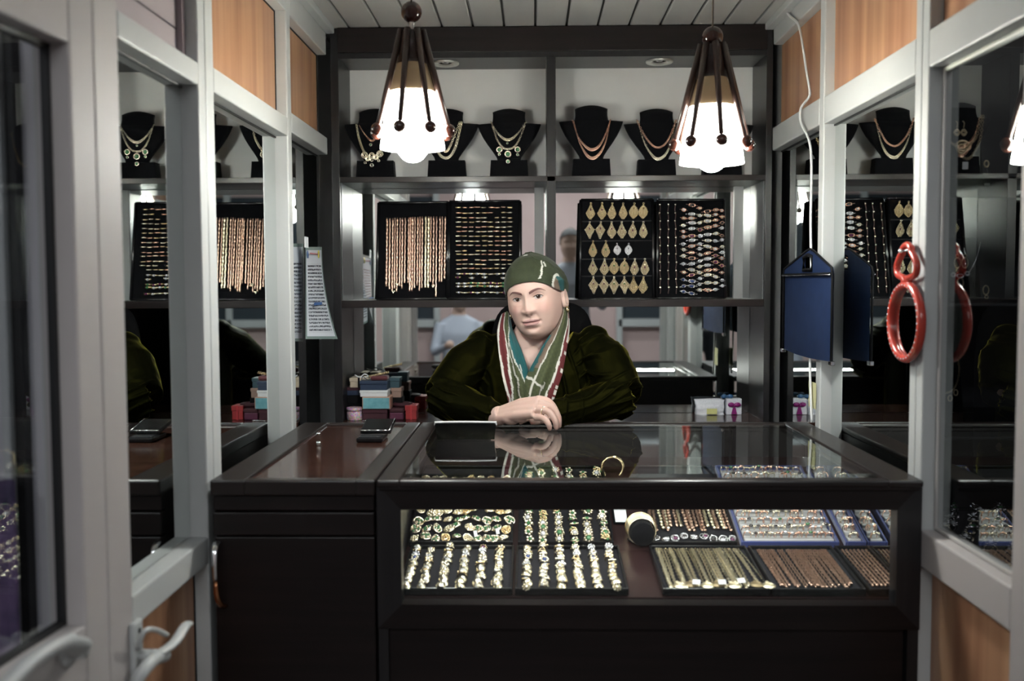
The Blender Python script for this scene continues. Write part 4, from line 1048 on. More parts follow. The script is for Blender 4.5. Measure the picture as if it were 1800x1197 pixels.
# flip organiser on the left counter
o1 = PZ(626, 776, ZC); o2 = PZ(672, 776, ZC)
org = thing('card_case', (o1.x + .03, o1.y + .03, ZC - .003), 'open black card case lying on the left counter', 'case')
w_ = o2.x - o1.x; y0 = o1.y
part('base', MB().box(o1.x, o2.x, y0, y0 + .10, ZC - .003, ZC + .009, bev=.003), BLACK_PL, org)
lid = MB().box(-.001, w_ + .012, 0, .10, 0, .011, bev=.003)
lid.xform(Matrix.Translation((o1.x + .002, y0 + .055, ZC + .010)) @ Matrix.Rotation(math.radians(10), 4, 'X'))
part('lid', lid, BLACK_PL, org)
ln_ = MB().tube([(o1.x + .003, y0 + .053, ZC + .0205), (o2.x + .010, y0 + .053, ZC + .0205)], .0016, 6).tube([(o2.x + .010, y0 + .053, ZC + .0205), (o2.x + .012, y0 + .150, ZC + .038)], .0016, 6)
part('metal_edge', ln_, CHROME, org)
part('sleeve', MB().box(o1.x + .006, o2.x - .006, y0 + .006, y0 + .045, ZC + .009, ZC + .011), mat('grey_sleeve', (.05, .052, .055), .15), org)
g = PZ(560, 779, ZC)
vial = thing('glass_vial', (g.x, g.y, ZC - .003), 'small clear glass vial standing on the left counter', 'vial')
gz = ZC - .0035
part('wall', MB().lathe([(.0062, gz), (.0066, gz + .003), (.0066, gz + .026), (.0058, gz + .028)], (g.x, g.y, 0), 16, caps=False), GLASS, vial)
part('base', MB().lathe([(0, gz), (.0058, gz), (.0058, gz + .008), (0, gz + .009)], (g.x, g.y, 0), 16), CHROME, vial)
part('cap', MB().lathe([(.0, gz + .028), (.0062, gz + .027), (.0062, gz + .030), (0, gz + .031)], (g.x, g.y, 0), 16), CHROME, vial)

# ---------------------------------------------------------------- boxes on the cabinet deck, left
def cx3(px0, px1, py0, py1, Y, d):
    a, b = P(px0, py1, Y), P(px1, py0, Y); return a.x, b.x, Y, Y + d, a.z, b.z
def lidded(name, bx, cm, lm, label, frac=.35, bev=.002, extra=None):
    x0, x1, y0, y1, z0, z1 = bx
    t = thing(name, ((x0 + x1) / 2, y0, z0), label, 'box')
    zl = z1 - (z1 - z0) * frac
    part('box_body', MB().box(x0 + .002, x1 - .002, y0 + .002, y1 - .002, z0, zl, bev=bev), cm, t)
    part('box_lid', MB().box(x0, x1, y0, y1, zl - .001, z1, bev=bev), lm, t)
    if extra: extra(t, x0, x1, y0, y1, z0, z1)
    return t
Zd = z_deck
def zz(py, Y): return P(650, py, Y).z
MAROON = mat('maroon_velvet_box', (.05, .010, .018), .7); PLUM = mat('plum_box', (.11, .020, .055), .6); RED = mat('red_card_box', (.36, .03, .035), .55)
AQUA = mat('aqua_card', (.13, .36, .42), .6, color2=(.19, .46, .52), noise_scale=(60, 60, 60)); PEACH = mat('peach_card_edge', (.55, .32, .24), .6)
BEIGE = mat('beige_card', (.50, .42, .32), .65); NAVYC = mat('navy_card', (.012, .026, .060), .5); TEAL = mat('dark_teal_card', (.03, .07, .09), .5); TAN = mat('tan_card', (.33, .22, .18), .65)
YB = 3.325
za = zz(719, YB)
lidded('jewel_box', (P(636, 730, YB).x, P(681, 730, YB).x, YB, YB + .10, Zd, za), MAROON, MAROON, 'dark maroon box at the bottom of the stack beside the pink tin')
zb_ = zz(697.5, YB)
t = thing('gift_box', (P(660, 700, YB).x, YB, za), 'aqua box with a peach edge under the white box', 'box')
x0, x1 = P(637, 700, YB).x, P(686, 700, YB).x
part('box_body', MB().box(x0, x1, YB - .005, YB + .09, za, zb_, bev=.0015), PEACH, t)
part('front_face', MB().box(x0 + .003, x1 - .003, YB - .007, YB - .004, za + .002, zb_ - .003), AQUA, t)
zc_ = zz(686, YB)
lidded('gift_box', (P(632, 690, YB).x, P(682, 690, YB).x, YB - .004, YB + .085, zb_, zc_), CARD, CARD, 'plain white box between the navy box and the aqua box')
zd_ = zz(669.5, YB)
def bow(t, x0, x1, y0, y1, z0, z1):
    part('ribbon', MB().tube(smooth_path([(x0 + .004, y0 + .02, z1), (x0 + .008, y0 + .02, z1 + .014), (x0 + .018, y0 + .02, z1 + .006), (x0 + .03, y0 + .02, z1)], 14), .0014, 6), NAVYC, t)
lidded('gift_box', (P(632, 680, YB).x, P(681.5, 680, YB).x, YB - .004, YB + .08, zc_, zd_), NAVYC, NAVYC, 'navy blue box on top of the stack under the beaded bracelet', extra=bow)
cu = thing('ring_cushion', (P(672, 667, YB).x, YB + .02, zd_), 'dark red velvet cushion on top of the navy box', 'cushion')
xk0, xk1 = P(650, 667, YB).x, P(681, 667, YB).x
part('cushion', MB().box(xk0, xk1, YB + .004, YB + .05, zd_, zd_ + .017, bev=.007), mat('dark_red_velvet', (.075, .006, .012), .7, Sheen_Weight=.3), cu)
bp = MB()
pa, pb = Vector((xk0 - .003, YB + .012, zd_ + .012)), Vector((xk1 + .0, YB + .012, zd_ + .026))
for i in range(11):
    for j in range(3):
        q = pa.lerp(pb, i / 10); bp.ball((q.x, q.y + .008 * j, q.z + .003 * (j == 1)), .0032, 7, 0)
solo('beaded_bracelet', bp, GOLD, 'gold beaded bracelet lying on the dark red cushion', 'bracelet', kind='thing', origin=pa)
# left of the stack
tn = thing('round_tin', (P(622, 730, YB).x, YB + .02, Zd), 'round tin with a pink confetti pattern on the cabinet deck', 'tin')
CONF = mat('pink_confetti', (.42, .17, .32), .45)
nt = CONF.node_tree; v_ = nt.nodes.new('ShaderNodeTexVoronoi'); v_.inputs['Scale'].default_value = 260
tc_ = nt.nodes.new('ShaderNodeTexCoord'); nt.links.new(tc_.outputs['Object'], v_.inputs['Vector'])
hs_ = nt.nodes.new('ShaderNodeMixRGB'); hs_.inputs[1].default_value = (.55, .28, .42, 1); hs_.blend_type = 'MIX'; hs_.inputs[0].default_value = .45
nt.links.new(v_.outputs['Color'], hs_.inputs[2]); nt.links.new(hs_.outputs[0], nt.nodes['Principled BSDF'].inputs['Base Color'])
zt1 = zz(717, YB); rt = (P(636, 730, YB).x - P(608, 730, YB).x) / 2
part('tin_body', MB().lathe([(0, Zd), (rt - .001, Zd), (rt, Zd + .002), (rt, zt1 - .012), (rt - .001, zt1 - .011)], (tn.location.x, YB + .02, 0), 28), CONF, tn)
part('tin_lid', MB().lathe([(rt + .001, zt1 - .012), (rt + .001, zt1 - .001), (rt - .001, zt1), (0, zt1)], (tn.location.x, YB + .02, 0), 28), CONF, tn)
yb0 = YB + .055
lidded('jewel_box', (P(606, 700, yb0).x, P(640, 700, yb0).x, yb0, yb0 + .07, Zd, zz(695, yb0)), BLACK_MAT, BLACK_MAT, 'black box standing behind the pink tin')
lidded('jewel_box', (P(608, 690, yb0).x, P(636, 690, yb0).x, yb0, yb0 + .07, zz(695, yb0), zz(681, yb0)), NAVYC, MAROON, 'dark box under the beige ribboned box')
def rib(t, x0, x1, y0, y1, z0, z1):
    part('ribbon', MB().box((x0 + x1) / 2 - .004, (x0 + x1) / 2 + .003, y0 - .0008, y1, z0, z1 + .0006), BLACK_PL, t)
    part('ribbon_bow', MB().tube(smooth_path([((x0 + x1) / 2, y0 + .02, z1), ((x0 + x1) / 2 + .016, y0 + .02, z1 + .012), ((x0 + x1) / 2 + .028, y0 + .02, z1 + .004), ((x0 + x1) / 2, y0 + .02, z1 + .001), ((x0 + x1) / 2 - .018, y0 + .02, z1 + .009), ((x0 + x1) / 2, y0 + .02, z1)], 24), .002, 6), CARD, t)
lidded('gift_box', (P(614, 670, yb0 - .01).x, P(648, 670, yb0 - .01).x, yb0 - .01, yb0 + .07, zz(681, yb0), zz(664, yb0)), BEIGE, BEIGE, 'beige box tied with ribbon behind the navy box', extra=rib)
# right of the stack
lidded('jewel_box', (P(686, 690, yb0).x, P(707, 690, yb0).x, yb0, yb0 + .06, Zd, zz(699, yb0)), BLACK_MAT, BLACK_MAT, 'black box standing under the tan box')
lidded('gift_box', (P(687, 690, yb0).x, P(706, 690, yb0).x, yb0, yb0 + .06, zz(699, yb0), zz(682, yb0)), TAN, TAN, 'tan box leaning beside the stack under the teal box')
lidded('gift_box', (P(684, 670, yb0).x, P(703, 670, yb0).x, yb0, yb0 + .06, zz(682, yb0), zz(664, yb0)), TEAL, TEAL, 'dark teal box on top of the tan box')
lidded('jewel_box', (P(683, 725, YB + .01).x, P(710, 725, YB + .01).x, YB + .01, YB + .05, Zd, zz(718, YB + .01)), PLUM, MAROON, 'plum box right of the maroon box', bev=.004)
def redrib(t, x0, x1, y0, y1, z0, z1): part('ribbon', MB().box((x0 + x1) / 2 - .003, (x0 + x1) / 2 + .003, y0 - .001, y1, z0, z1 + .001), mat('scarlet_ribbon', (.5, .04, .05), .5), t)
lidded('gift_box', (P(711.5, 722, YB + .02).x, P(733, 722, YB + .02).x, YB + .02, YB + .085, Zd, zz(713, YB + .02)), RED, RED, 'small red ribboned gift box at the right end of the boxes', extra=redrib)
p = P(708, 711, YB + .06)
solo('hair_band', MB().torus((p.x, p.y, zz(718, YB + .01) + .008), .022, .0075, 20, 8, 0, 'z', 1.2), MAROON, 'dark maroon padded band lying on the plum box', 'band', origin=p)
cp = smooth_path([(P(638, 738, YB - .015).x, YB - .015, Zd + .002), (P(655, 738, YB).x, YB - .012, Zd + .002), (P(672, 738, YB).x, YB - .016, Zd + .002), (P(690, 738, YB).x, YB - .008, Zd + .002)], 40)
mb = MB()
for i, q in enumerate(cp): mb.ball(q, .0016 if i < 30 else .003, 6)
mb.tube(cp, .0010, 5)
solo('silver_chain', mb, SILVER, 'thin silver chain lying in front of the maroon box', 'chain', kind='thing', origin=cp[0])

# gift bags, right
def crinkle(bx, seed):
    x0, x1, y0, y1, z0, z1 = bx; r_ = random.Random(seed); mb = MB()
    def fn(u, v):
        a = 2 * PI * u
        ex = (abs(math.cos(a)) ** .5) * (1 if math.cos(a) > 0 else -1); ey = (abs(math.sin(a)) ** .5) * (1 if math.sin(a) > 0 else -1)
        n_ = noise.noise(Vector((u * 7 + seed, v * 5, 1.3))) * .004
        return ((x0 + x1) / 2 + ex * ((x1 - x0) / 2 * (1 + .06 * (v > .85)) + n_), (y0 + y1) / 2 + ey * ((y1 - y0) / 2 * (1 - .6 * v * v) + n_), z0 + (z1 - z0) * v + (n_ if v > .9 else 0))
    return mb.grid(fn, 48, 14, 0, True)
WRAP = mat('white_patterned_wrap', (.62, .64, .70), .35)
nt = WRAP.node_tree; v_ = nt.nodes.new('ShaderNodeTexNoise'); v_.inputs['Scale'].default_value = 120; v_.inputs['Detail'].default_value = 3; v_.inputs['Distortion'].default_value = 2.5
tc_ = nt.nodes.new('ShaderNodeTexCoord'); nt.links.new(tc_.outputs['Object'], v_.inputs['Vector'])
cr_ = nt.nodes.new('ShaderNodeValToRGB'); cr_.color_ramp.elements[0].position = .47; cr_.color_ramp.elements[1].position = .5
cr_.color_ramp.elements[0].color = (.30, .32, .42, 1); cr_.color_ramp.elements[1].color = (.72, .74, .79, 1); e_ = cr_.color_ramp.elements.new(.46); e_.color = (.68, .70, .76, 1)
nt.links.new(v_.outputs['Fac'], cr_.inputs[0]); nt.links.new(cr_.outputs[0], nt.nodes['Principled BSDF'].inputs['Base Color'])
YG = 3.46
x0, x1, _, _, z0, z1 = cx3(1224, 1274, 703, 729, YG, .035)
t = thing('gift_bag', ((x0 + x1) / 2, YG, Zd), 'white patterned gift pouch with a yellow sticker on the deck', 'gift bag')
part('pouch', crinkle((x0, x1, YG, YG + .040, Zd, z1), 5), WRAP, t)
part('sticker', MB().box(P(1242, 720, YG).x, P(1260, 720, YG).x, YG - .006, YG - .004, Zd + .003, P(1250, 718, YG).z), mat('yellow_sticker', (.62, .62, .26), .5), t)
x0, x1, _, _, z0, z1 = cx3(1277, 1304, 701, 729, YG, .035)
MAG = mat('magenta_satin_bow', (.22, .012, .15), .35)
t = thing('gift_box', ((x0 + x1) / 2, YG, Zd), 'white patterned gift box with a magenta bow', 'box')
part('box_body', MB().box(x0, x1, YG, YG + .035, Zd, z1, bev=.002), WRAP, t)
xm, zm = (x0 + x1) / 2, (Zd + z1) / 2
part('bow', MB().ball((xm - .011, YG - .004, zm + .008), .011, 10, 0, (1.1, .4, .75)).ball((xm + .011, YG - .004, zm + .008), .011, 10, 0, (1.1, .4, .75)).ball((xm, YG - .006, zm + .006), .005, 8).prism([(xm - .004, zm), (xm + .004, zm), (xm + .010, Zd + .002), (xm - .010, Zd + .002)], YG - .003, YG), MAG, t)
p = P(1278, 697, YG + .03)
solo('blue_bow', MB().ball((p.x - .012, YG + .022, z1 + .006), .011, 10, 0, (1, .5, .7)).ball((p.x + .010, YG + .022, z1 + .006), .011, 10, 0, (1, .5, .7)).ball((p.x, YG + .020, z1 + .006), .005, 8), mat('blue_satin_bow', (.03, .10, .22), .4), 'small blue bow behind the magenta bow gift box', 'bow', kind='thing', origin=p)

# ---------------------------------------------------------------- things hung on the walls
# navy thermal bag on the right post
BX = .772
def bp_(px, py, dx=0): q = PX(px, py, BX); return Vector((BX + dx, q.y, q.z))
bag = thing('cooler_bag', bp_(1427, 440), 'navy blue cooler bag with black piping hung on the right post', 'bag')
BAGM = mat('navy_bag_fabric', (.0045, .0125, .042), .8, spec=.2, color2=(.006, .016, .052), noise_scale=(30, 30, 30), bump=.25, bump_scale=900)
ytop0, ytop1 = bp_(1384, 482).y, bp_(1470, 482).y
zt_b = bp_(1427, 482).z; zb_far, zb_near = bp_(1380, 615).z, bp_(1465, 634).z
zbm = (zb_far + zb_near) / 2
y_f, y_n = bp_(1380, 600).y, bp_(1466, 600).y
def bagfn(side):
    def fn(u, v):
        y = y_f + (y_n - y_f) * u; z = zbm + (zt_b - zbm) * v
        puff = .010 * (math.sin(PI * u) ** .5) * (math.sin(PI * min(1, v * .95 + .05)) ** .5)
        sag = -.006 * math.sin(PI * u) * (1 - v)
        n_ = .0018 * noise.noise(Vector((u * 5, v * 5, 4)))
        return (BX - (puff + n_) * (1 if side else -.6) - .002, y, z + sag)
    return fn
b = MB().grid(bagfn(1), 24, 20).grid(bagfn(0), 24, 20)
part('bag_body', b, BAGM, bag)
ym, za_ = bp_(1428, 440).y, bp_(1428, 440).z
fl = MB()
hy0, hy1, hz0, hz1 = bp_(1417, 470).y, bp_(1432, 470).y, zt_b + .012, za_ - .018
def fpoly(pts, x0=BX - .006, x1=BX - .002):
    n = len(pts)
    fl.add([(x0, y, z) for y, z in pts] + [(x1, y, z) for y, z in pts], [tuple(range(n)), tuple(range(2 * n - 1, n - 1, -1))] + [(i, i + n, (i + 1) % n + n, (i + 1) % n) for i in range(n)])
fpoly([(y_f, zt_b), (hy0, zt_b), (hy0, hz1), (ym + .03, za_), (y_f - .01, zt_b + .018)])
fpoly([(hy1, zt_b), (y_n, zt_b), (y_n + .008, zt_b + .016), (ym - .03, za_), (hy1, hz1)])
fpoly([(hy0, zt_b), (hy1, zt_b), (hy1, hz0), (hy0, hz0)]); fpoly([(hy0, hz1), (hy1, hz1), (ym - .03, za_), (ym + .03, za_)])
part('flap', fl, BAGM, bag)
pp = MB(); xq = BX - .007
pp.tube([(xq, y_f, zbm), (xq, y_f, zt_b), (xq, y_f - .008, zt_b + .018), (xq, ym + .03, za_), (xq, ym, za_ + .004), (xq, ym - .03, za_), (xq, y_n + .008, zt_b + .016), (xq, y_n, zt_b), (xq, y_n, zbm)], .0032, 8)
pp.tube([(xq - .003, y_f, zt_b), (xq - .003, y_n, zt_b)], .0035, 8)
pp.tube([(xq, hy0, hz0), (xq, hy0, hz1), (xq, (hy0 + hy1) / 2, hz1 + .006), (xq, hy1, hz1), (xq, hy1, hz0)], .0055, 8, closed=True)
part('piping', pp, BLACK_MAT, bag)
part('zip_line', MB().tube([(xq - .006, y_f, zt_b - .003), (xq - .006, y_n, zt_b - .003)], .0012, 6), SILVER, bag)
for y in (y_f, y_n): part('metal_corner', MB().box(xq - .004, BX, y - .012, y + .012, zbm - .010, zbm + .002, bev=.002), CHROME, bag)
# red hand mirror on the near right post
MX = .771
def mp(px, py): q = PX(px, py, MX); return q.y, q.z
yL, _ = mp(1564, 567); yR, _ = mp(1623, 567); _, zT = mp(1593, 494); _, zB = mp(1593, 638)
yc, zc2, ry, rz = (yL + yR) / 2, (zT + zB) / 2, abs(yL - yR) / 2 - .009, (zT - zB) / 2 - .008
REDP = mat('coral_red_plastic', (.40, .040, .026), .25)
hm = thing('hand_mirror', (MX, yc, zc2), 'coral red oval hand mirror hanging from a screw on right post', 'mirror')
el = lambda a, k=1.0: (MX, yc + ry * k * math.cos(a), zc2 + rz * k * math.sin(a))
part('frame', MB().tube([el(2 * PI * i / 64) for i in range(64)], .0092, 12, closed=True, flat=(1, .9)), REDP, hm)
part('glass', MB().add([(MX + .003, yc, zc2)] + [(MX + .003,) + el(2 * PI * i / 48)[1:] for i in range(48)], [(0, i + 1, (i + 1) % 48 + 1) for i in range(48)]), MIRROR, hm)
rs = MB()
for i in range(36): 
    c = el(2 * PI * i / 36); rs.ball((c[0] - .0085, c[1], c[2]), .0020, 6)
part('rhinestones', rs, GEM_W, hm, kind='stuff')
yh, zh1 = mp(1598, 428)[0], mp(1598, 430)[1]
zh0 = zT - .004; yw = .055
hpth = [(MX, yc, zh0), (MX, yc + .016, zh0 + .010), (MX, yc + .048, zh0 + .018), (MX, yc + .054, zh0 + .036), (MX, yc + .040, zh0 + .052), (MX, yc + .026, zh0 + .062), (MX, yc + .020, zh1 - .006), (MX, yc, zh1),
        (MX, yc - .020, zh1 - .006), (MX, yc - .026, zh0 + .062), (MX, yc - .040, zh0 + .052), (MX, yc - .054, zh0 + .036), (MX, yc - .048, zh0 + .018), (MX, yc - .016, zh0 + .010)]
part('handle_loop', MB().tube(smooth_path(hpth + [hpth[0]], 60)[:-1], .0072, 10, closed=True), REDP, hm)
part('neck', MB().box(MX - .006, MX + .006, yc - .020, yc + .020, zh0 - .012, zh0 + .016, bev=.004), REDP, hm)
part('hanging_screw', MB().lathe([(0, -.016), (.005, -.014), (.005, -.010), (.002, -.010), (.002, .014)], (MX, yc + .004, zh1 - .012), 12, axis='x'), CHROME, hm)
# white cable
CX_ = .777
cpts = [(1376, 8), (1380, 16), (1388, 28), (1403, 43), (1411, 80), (1417.5, 124), (1423.5, 160), (1421, 172), (1408, 190), (1407.5, 215), (1423, 250), (1426.5, 300), (1425, 398), (1427, 520), (1424, 640), (1427, 742)]
cable = MB().tube(smooth_path([PX(px, py, CX_ - (.004 if 3 < i < 12 else 0)) for i, (px, py) in enumerate(cpts)], 120), .0036, 8)
k0 = PX(1378, 12, CX_)
for a in range(2): cable.torus((k0.x - .002, k0.y, k0.z - .004 + .006 * a), .010, .0036, 16, 8, 0, 'x')
solo('power_cable', cable, WHITE_PL, 'white power cable knotted at the ceiling, running down the right post', 'cable', kind='thing', origin=k0)
p = [PX(px, py, CX_) for px, py in ((1342, 700), (1344, 560), (1347, 620), (1344, 740))]
tp = MB(); q0 = PX(1422, 669, RX - .001); q1 = PX(1435, 720, RX - .001)
tp.grid(lambda u, v: (RX - .0012 - .004 * max(0, u - .8), q0.y + (q1.y - q0.y) * u + .002 * math.sin(v * 9), q1.z + (q0.z - q1.z) * v), 8, 12)
solo('masking_tape', tp, mat('yellow_masking_tape', (.62, .60, .33), .6), 'strip of yellow tape on the right post above the case', 'tape', origin=q0)
mk = MB(); 
PRINT = mat('laminated_print', (.62, .66, .70), .18)
nt = PRINT.node_tree; bs_ = nt.nodes['Principled BSDF']
tc_ = nt.nodes.new('ShaderNodeTexCoord'); sp_ = nt.nodes.new('ShaderNodeSeparateXYZ'); nt.links.new(tc_.outputs['UV'], sp_.inputs[0])
def mth(op, a, b=None, c=None):
    n = nt.nodes.new('ShaderNodeMath'); n.operation = op
    for i, v in enumerate((a, b, c)):
        if v is None: continue
        if isinstance(v, (int, float)): n.inputs[i].default_value = v
        else: nt.links.new(v, n.inputs[i])
    return n.outputs[0]
U, V = sp_.outputs[0], sp_.outputs[1]
rowi = mth('FLOOR', mth('MULTIPLY', V, 26.0)); rowf = mth('FRACT', mth('MULTIPLY', V, 26.0))
cmb = nt.nodes.new('ShaderNodeCombineXYZ'); nt.links.new(mth('MULTIPLY', U, 46.0), cmb.inputs[0]); nt.links.new(mth('ADD', mth('MULTIPLY', rowi, 7.31), mth('MULTIPLY', V, 60.0)), cmb.inputs[1])
nz = nt.nodes.new('ShaderNodeTexNoise'); nz.inputs['Scale'].default_value = 1.0; nz.inputs['Detail'].default_value = 2; nt.links.new(cmb.outputs[0], nz.inputs['Vector'])
ink = mth('MULTIPLY', mth('GREATER_THAN', nz.outputs['Fac'], .44), mth('MULTIPLY', mth('GREATER_THAN', rowf, .3), mth('LESS_THAN', rowf, .85)))
ink = mth('MULTIPLY', ink, mth('MULTIPLY', mth('GREATER_THAN', U, .12), mth('LESS_THAN', U, .90)))
ink = mth('MULTIPLY', ink, mth('MULTIPLY', mth('GREATER_THAN', V, .07), mth('LESS_THAN', V, .82)))
mxa = nt.nodes.new('ShaderNodeMixRGB'); mxa.inputs[1].default_value = (.60, .64, .70, 1); mxa.inputs[2].default_value = (.035, .04, .055, 1); nt.links.new(mth('MULTIPLY', ink, .9), mxa.inputs[0])
brd = mth('MAXIMUM', mth('MAXIMUM', mth('LESS_THAN', U, .05), mth('GREATER_THAN', U, .95)), mth('MAXIMUM', mth('LESS_THAN', V, .03), mth('GREATER_THAN', V, .965)))
mxb = nt.nodes.new('ShaderNodeMixRGB'); mxb.inputs[2].default_value = (.10, .17, .14, 1); nt.links.new(mth('MULTIPLY', brd, .8), mxb.inputs[0]); nt.links.new(mxa.outputs[0], mxb.inputs[1])
nt.links.new(mxb.outputs[0], bs_.inputs['Base Color'])
SHX = -.664
def shfn(px0, px1, py0, py1, x0, curl):
    a, b, c, d = PX(px0, py0, x0), PX(px1, py0, x0), PX(px0, py1, x0), PX(px1, py1, x0)
    def fn(u, v):
        top_ = a.lerp(b, u); bot = c.lerp(d, u); q = bot.lerp(top_, v)
        return (q.x + curl * u * (1 - v) ** 2, q.y, q.z)
    return fn
def sheet(fn, label, px):
    mb = MB().grid(fn, 14, 24)
    me = mb.mesh('laminated_notice', PRINT); uv = me.uv_layers.new(name='UVMap')
    nu = 14
    for l in me.loops: uv.data[l.index].uv = ((l.vertex_index % nu) / 13, (l.vertex_index // nu) / 23)
    o = link('laminated_notice', me); tag(o, label, 'notice'); return o
sh = sheet(shfn(537, 566, 434, 596, SHX, .05), 'laminated sheet of small print hanging on the left wall mirror', 537)
q = PX(539, 433, SHX)
cl = link('tape_strip', MB().box(q.x - .002, q.x + .001, q.y - .02, q.y + .02, q.z - .004, q.z + .028).mesh('tape_strip', CARD)); cl.parent = sh
for (px, py, m) in ((541, 447, 'blue'), (560, 447, 'yellow')):
    p = PX(px, py, SHX + .002)
    c2 = (.05, .10, .22) if m == 'blue' else (.62, .55, .08)
    o = link('emblem_spot', MB().lathe([(0, .001), (.012, .001), (.012, 0)], (p.x, p.y, p.z), 16, axis='x').mesh('emblem_spot', mat(m + '_print', c2, .4))); o.parent = sh
for (py0, py1, c2) in ((444, 448, (.35, .08, .10)), (532, 535.5, (.05, .13, .35))):
    a, b = PX(545, py0, SHX + .003), PX(559, py1, SHX + .003)
    b2 = MB().box(a.x + (.012 if py0 > 500 else 0), a.x + .001 + (.012 if py0 > 500 else 0), a.y, b.y, b.z, a.z)
    o = link('print_heading', b2.mesh('print_heading', mat('heading_%d' % py0, c2, .4))); o.parent = sh
mirrored_sheet = sheet(shfn(503, 533, 428, 600, -.697, 0.0), 'sheet standing in for the mirrored notice, next to the white post', 503)  # second sheet added where the mirror shows the back of the first
# black office chair behind the woman
ch = thing('office_chair', (.03, 3.13, 0), 'black upholstered office chair behind the seated woman', 'chair')
yb_ = 3.235
def cbk(u, v):
    a = 2 * PI * u
    w_, h_ = .172, .30
    e = .45
    ex = math.copysign(abs(math.cos(a)) ** e, math.cos(a)); ez = math.copysign(abs(math.sin(a)) ** e, math.sin(a))
    s = math.sin(PI * v) ** .4 if 0 < v < 1 else 0
    return (.035 + ex * w_ * s, yb_ + (v - .5) * .07 - .01 * abs(ex), .94 + ez * h_ * s)
part('backrest', MB().grid(cbk, 40, 12, 0, True), mat('black_upholstery', (.0035, .0035, .004), .9, spec=.1), ch)
part('seat', MB().box(-.20, .25, 2.985, 3.26, .46, .535, bev=.03), MATS['black_upholstery'], ch)
part('back_bracket', MB().box(0.005, .065, 3.25, 3.275, .44, .80, bev=.004), BLACK_PL, ch)
part('column', MB().lathe([(.028, .06), (.028, .30), (.02, .30), (.02, .45)], (.025, 3.08, 0), 16), BLACK_PL, ch)
for k in range(5):
    a = 2 * PI * k / 5 + .3
    lg = part('base_leg', MB().tube([(.025, 3.08, .085), (.025 + .19 * math.cos(a), 3.08 + .19 * math.sin(a), .055)], [.02, .013], 8), BLACK_PL, ch)
    w_ = link('castor', MB().torus((.025 + .19 * math.cos(a), 3.08 + .19 * math.sin(a), .024), .015, .009, 12, 6, 0, 'x').mesh('castor', BLACK_PL, None, wpos(lg))); w_.parent = lg
# ---------------------------------------------------------------- neighbour showcase behind the right glass
swc = thing('wall_showcase', (1.25, 2.6, 0), 'dark showcase behind the right hand glass, holding velvet panels', 'showcase')
part('back_panel', MB().box(.90, 1.75, 2.62, 2.64, .0, 2.1), mat('dark_showcase_board', (.012, .013, .016), .5), swc)
part('side_panel', MB().box(1.75, 1.77, 1.55, 2.64, 0, 2.1), MATS['dark_showcase_board'], swc)
part('glass_shelf', MB().box(.84, 1.74, 2.10, 2.60, P(1690, 320, 2.25).z - .006, P(1690, 320, 2.25).z, bev=.001), MATS['dark_showcase_board'], swc)
part('glass_shelf', MB().box(.84, 1.74, 2.10, 2.60, P(1690, 531, 2.25).z - .006, P(1690, 531, 2.25).z, bev=.001), MATS['dark_showcase_board'], swc)
part('glass_shelf', MB().box(.84, 1.74, 2.10, 2.60, P(1690, 750, 2.25).z - .006, P(1690, 750, 2.25).z, bev=.001), MATS['dark_showcase_board'], swc)
part('bottom_deck', MB().box(.84, 1.74, 1.64, 2.60, .66, .70), MATS['dark_showcase_board'], swc)
lt = thing('added_showcase_light', (1.25, 2.0, 2.05), 'added tube light brightening the dark showcase behind the right glass', 'lamp')  # unseen lamp added to brighten the jewellery behind the glass
part('tube', MB().tube([(.95, 1.9, 2.05), (1.6, 1.9, 2.05)], .012, 12), mat('added_fill_tube', (1, 1, 1), .5, emission=(1, .97, .9), strength=14.0), lt)
part('housing', MB().box(.93, 1.62, 1.885, 1.915, 2.062, 2.085), BLACK_PL, lt)
YS = 2.22
DULLG = mat('dull_gold', (.55, .45, .30), .3, 1.0)  # duller gold for the pieces behind the right glass
def panel_bust(px0, px1, py0, py1, label):
    a, b = P(px0, py1, YS + .02), P(px1, py0, YS + .05)
    t = thing('velvet_panel', ((a.x + b.x) / 2, YS, a.z), label, 'display panel', 'velvet panels in the right showcase')
    w_, c = b.x - a.x, (a.x + b.x) / 2
    def fn(k):
        def f(u, v): return (a.x + w_ * u, YS + .03 + .03 * v - .02 * math.sin(PI * u) + k, a.z + (b.z - a.z) * v)
        return f
    part('pad', MB().grid(fn(0), 10, 6).grid(fn(.012), 10, 6), VELVET, t)
    part('easel_foot', MB().box(c - .04, c + .04, YS + .03, YS + .09, a.z, a.z + .012, bev=.003), VELVET, t)
panel_bust(1655, 1724, 190, 312, 'uppermost velvet panel behind the right glass')
panel_bust(1650, 1720, 418, 526, 'middle velvet panel behind the right glass')
panel_bust(1640, 1690, 630, 745, 'lowest velvet panel behind the right glass')
def pd(name, items, label, cat, group=None):
    t = thing(name, P(*items[0][1][0], YS), label, cat, group)
    for (nm, pts, r, m, closed) in items:
        q = [P(x, y, YS - .002) for x, y in pts]
        if nm in ('chain',): part(nm, link_chain(MB(), q, max(14, int(len(q) * 5)), r * 1.25, r * .38), m, t, kind='stuff')
        else: part(nm, MB().tube(smooth_path(q + ([q[0]] if closed else []), 36), r * .75, 6), m, t)
    return t
def loop(cx, cy, w_, h_): return [(cx + w_ * math.cos(a * PI / 6), cy + h_ * math.sin(a * PI / 6)) for a in range(12)]
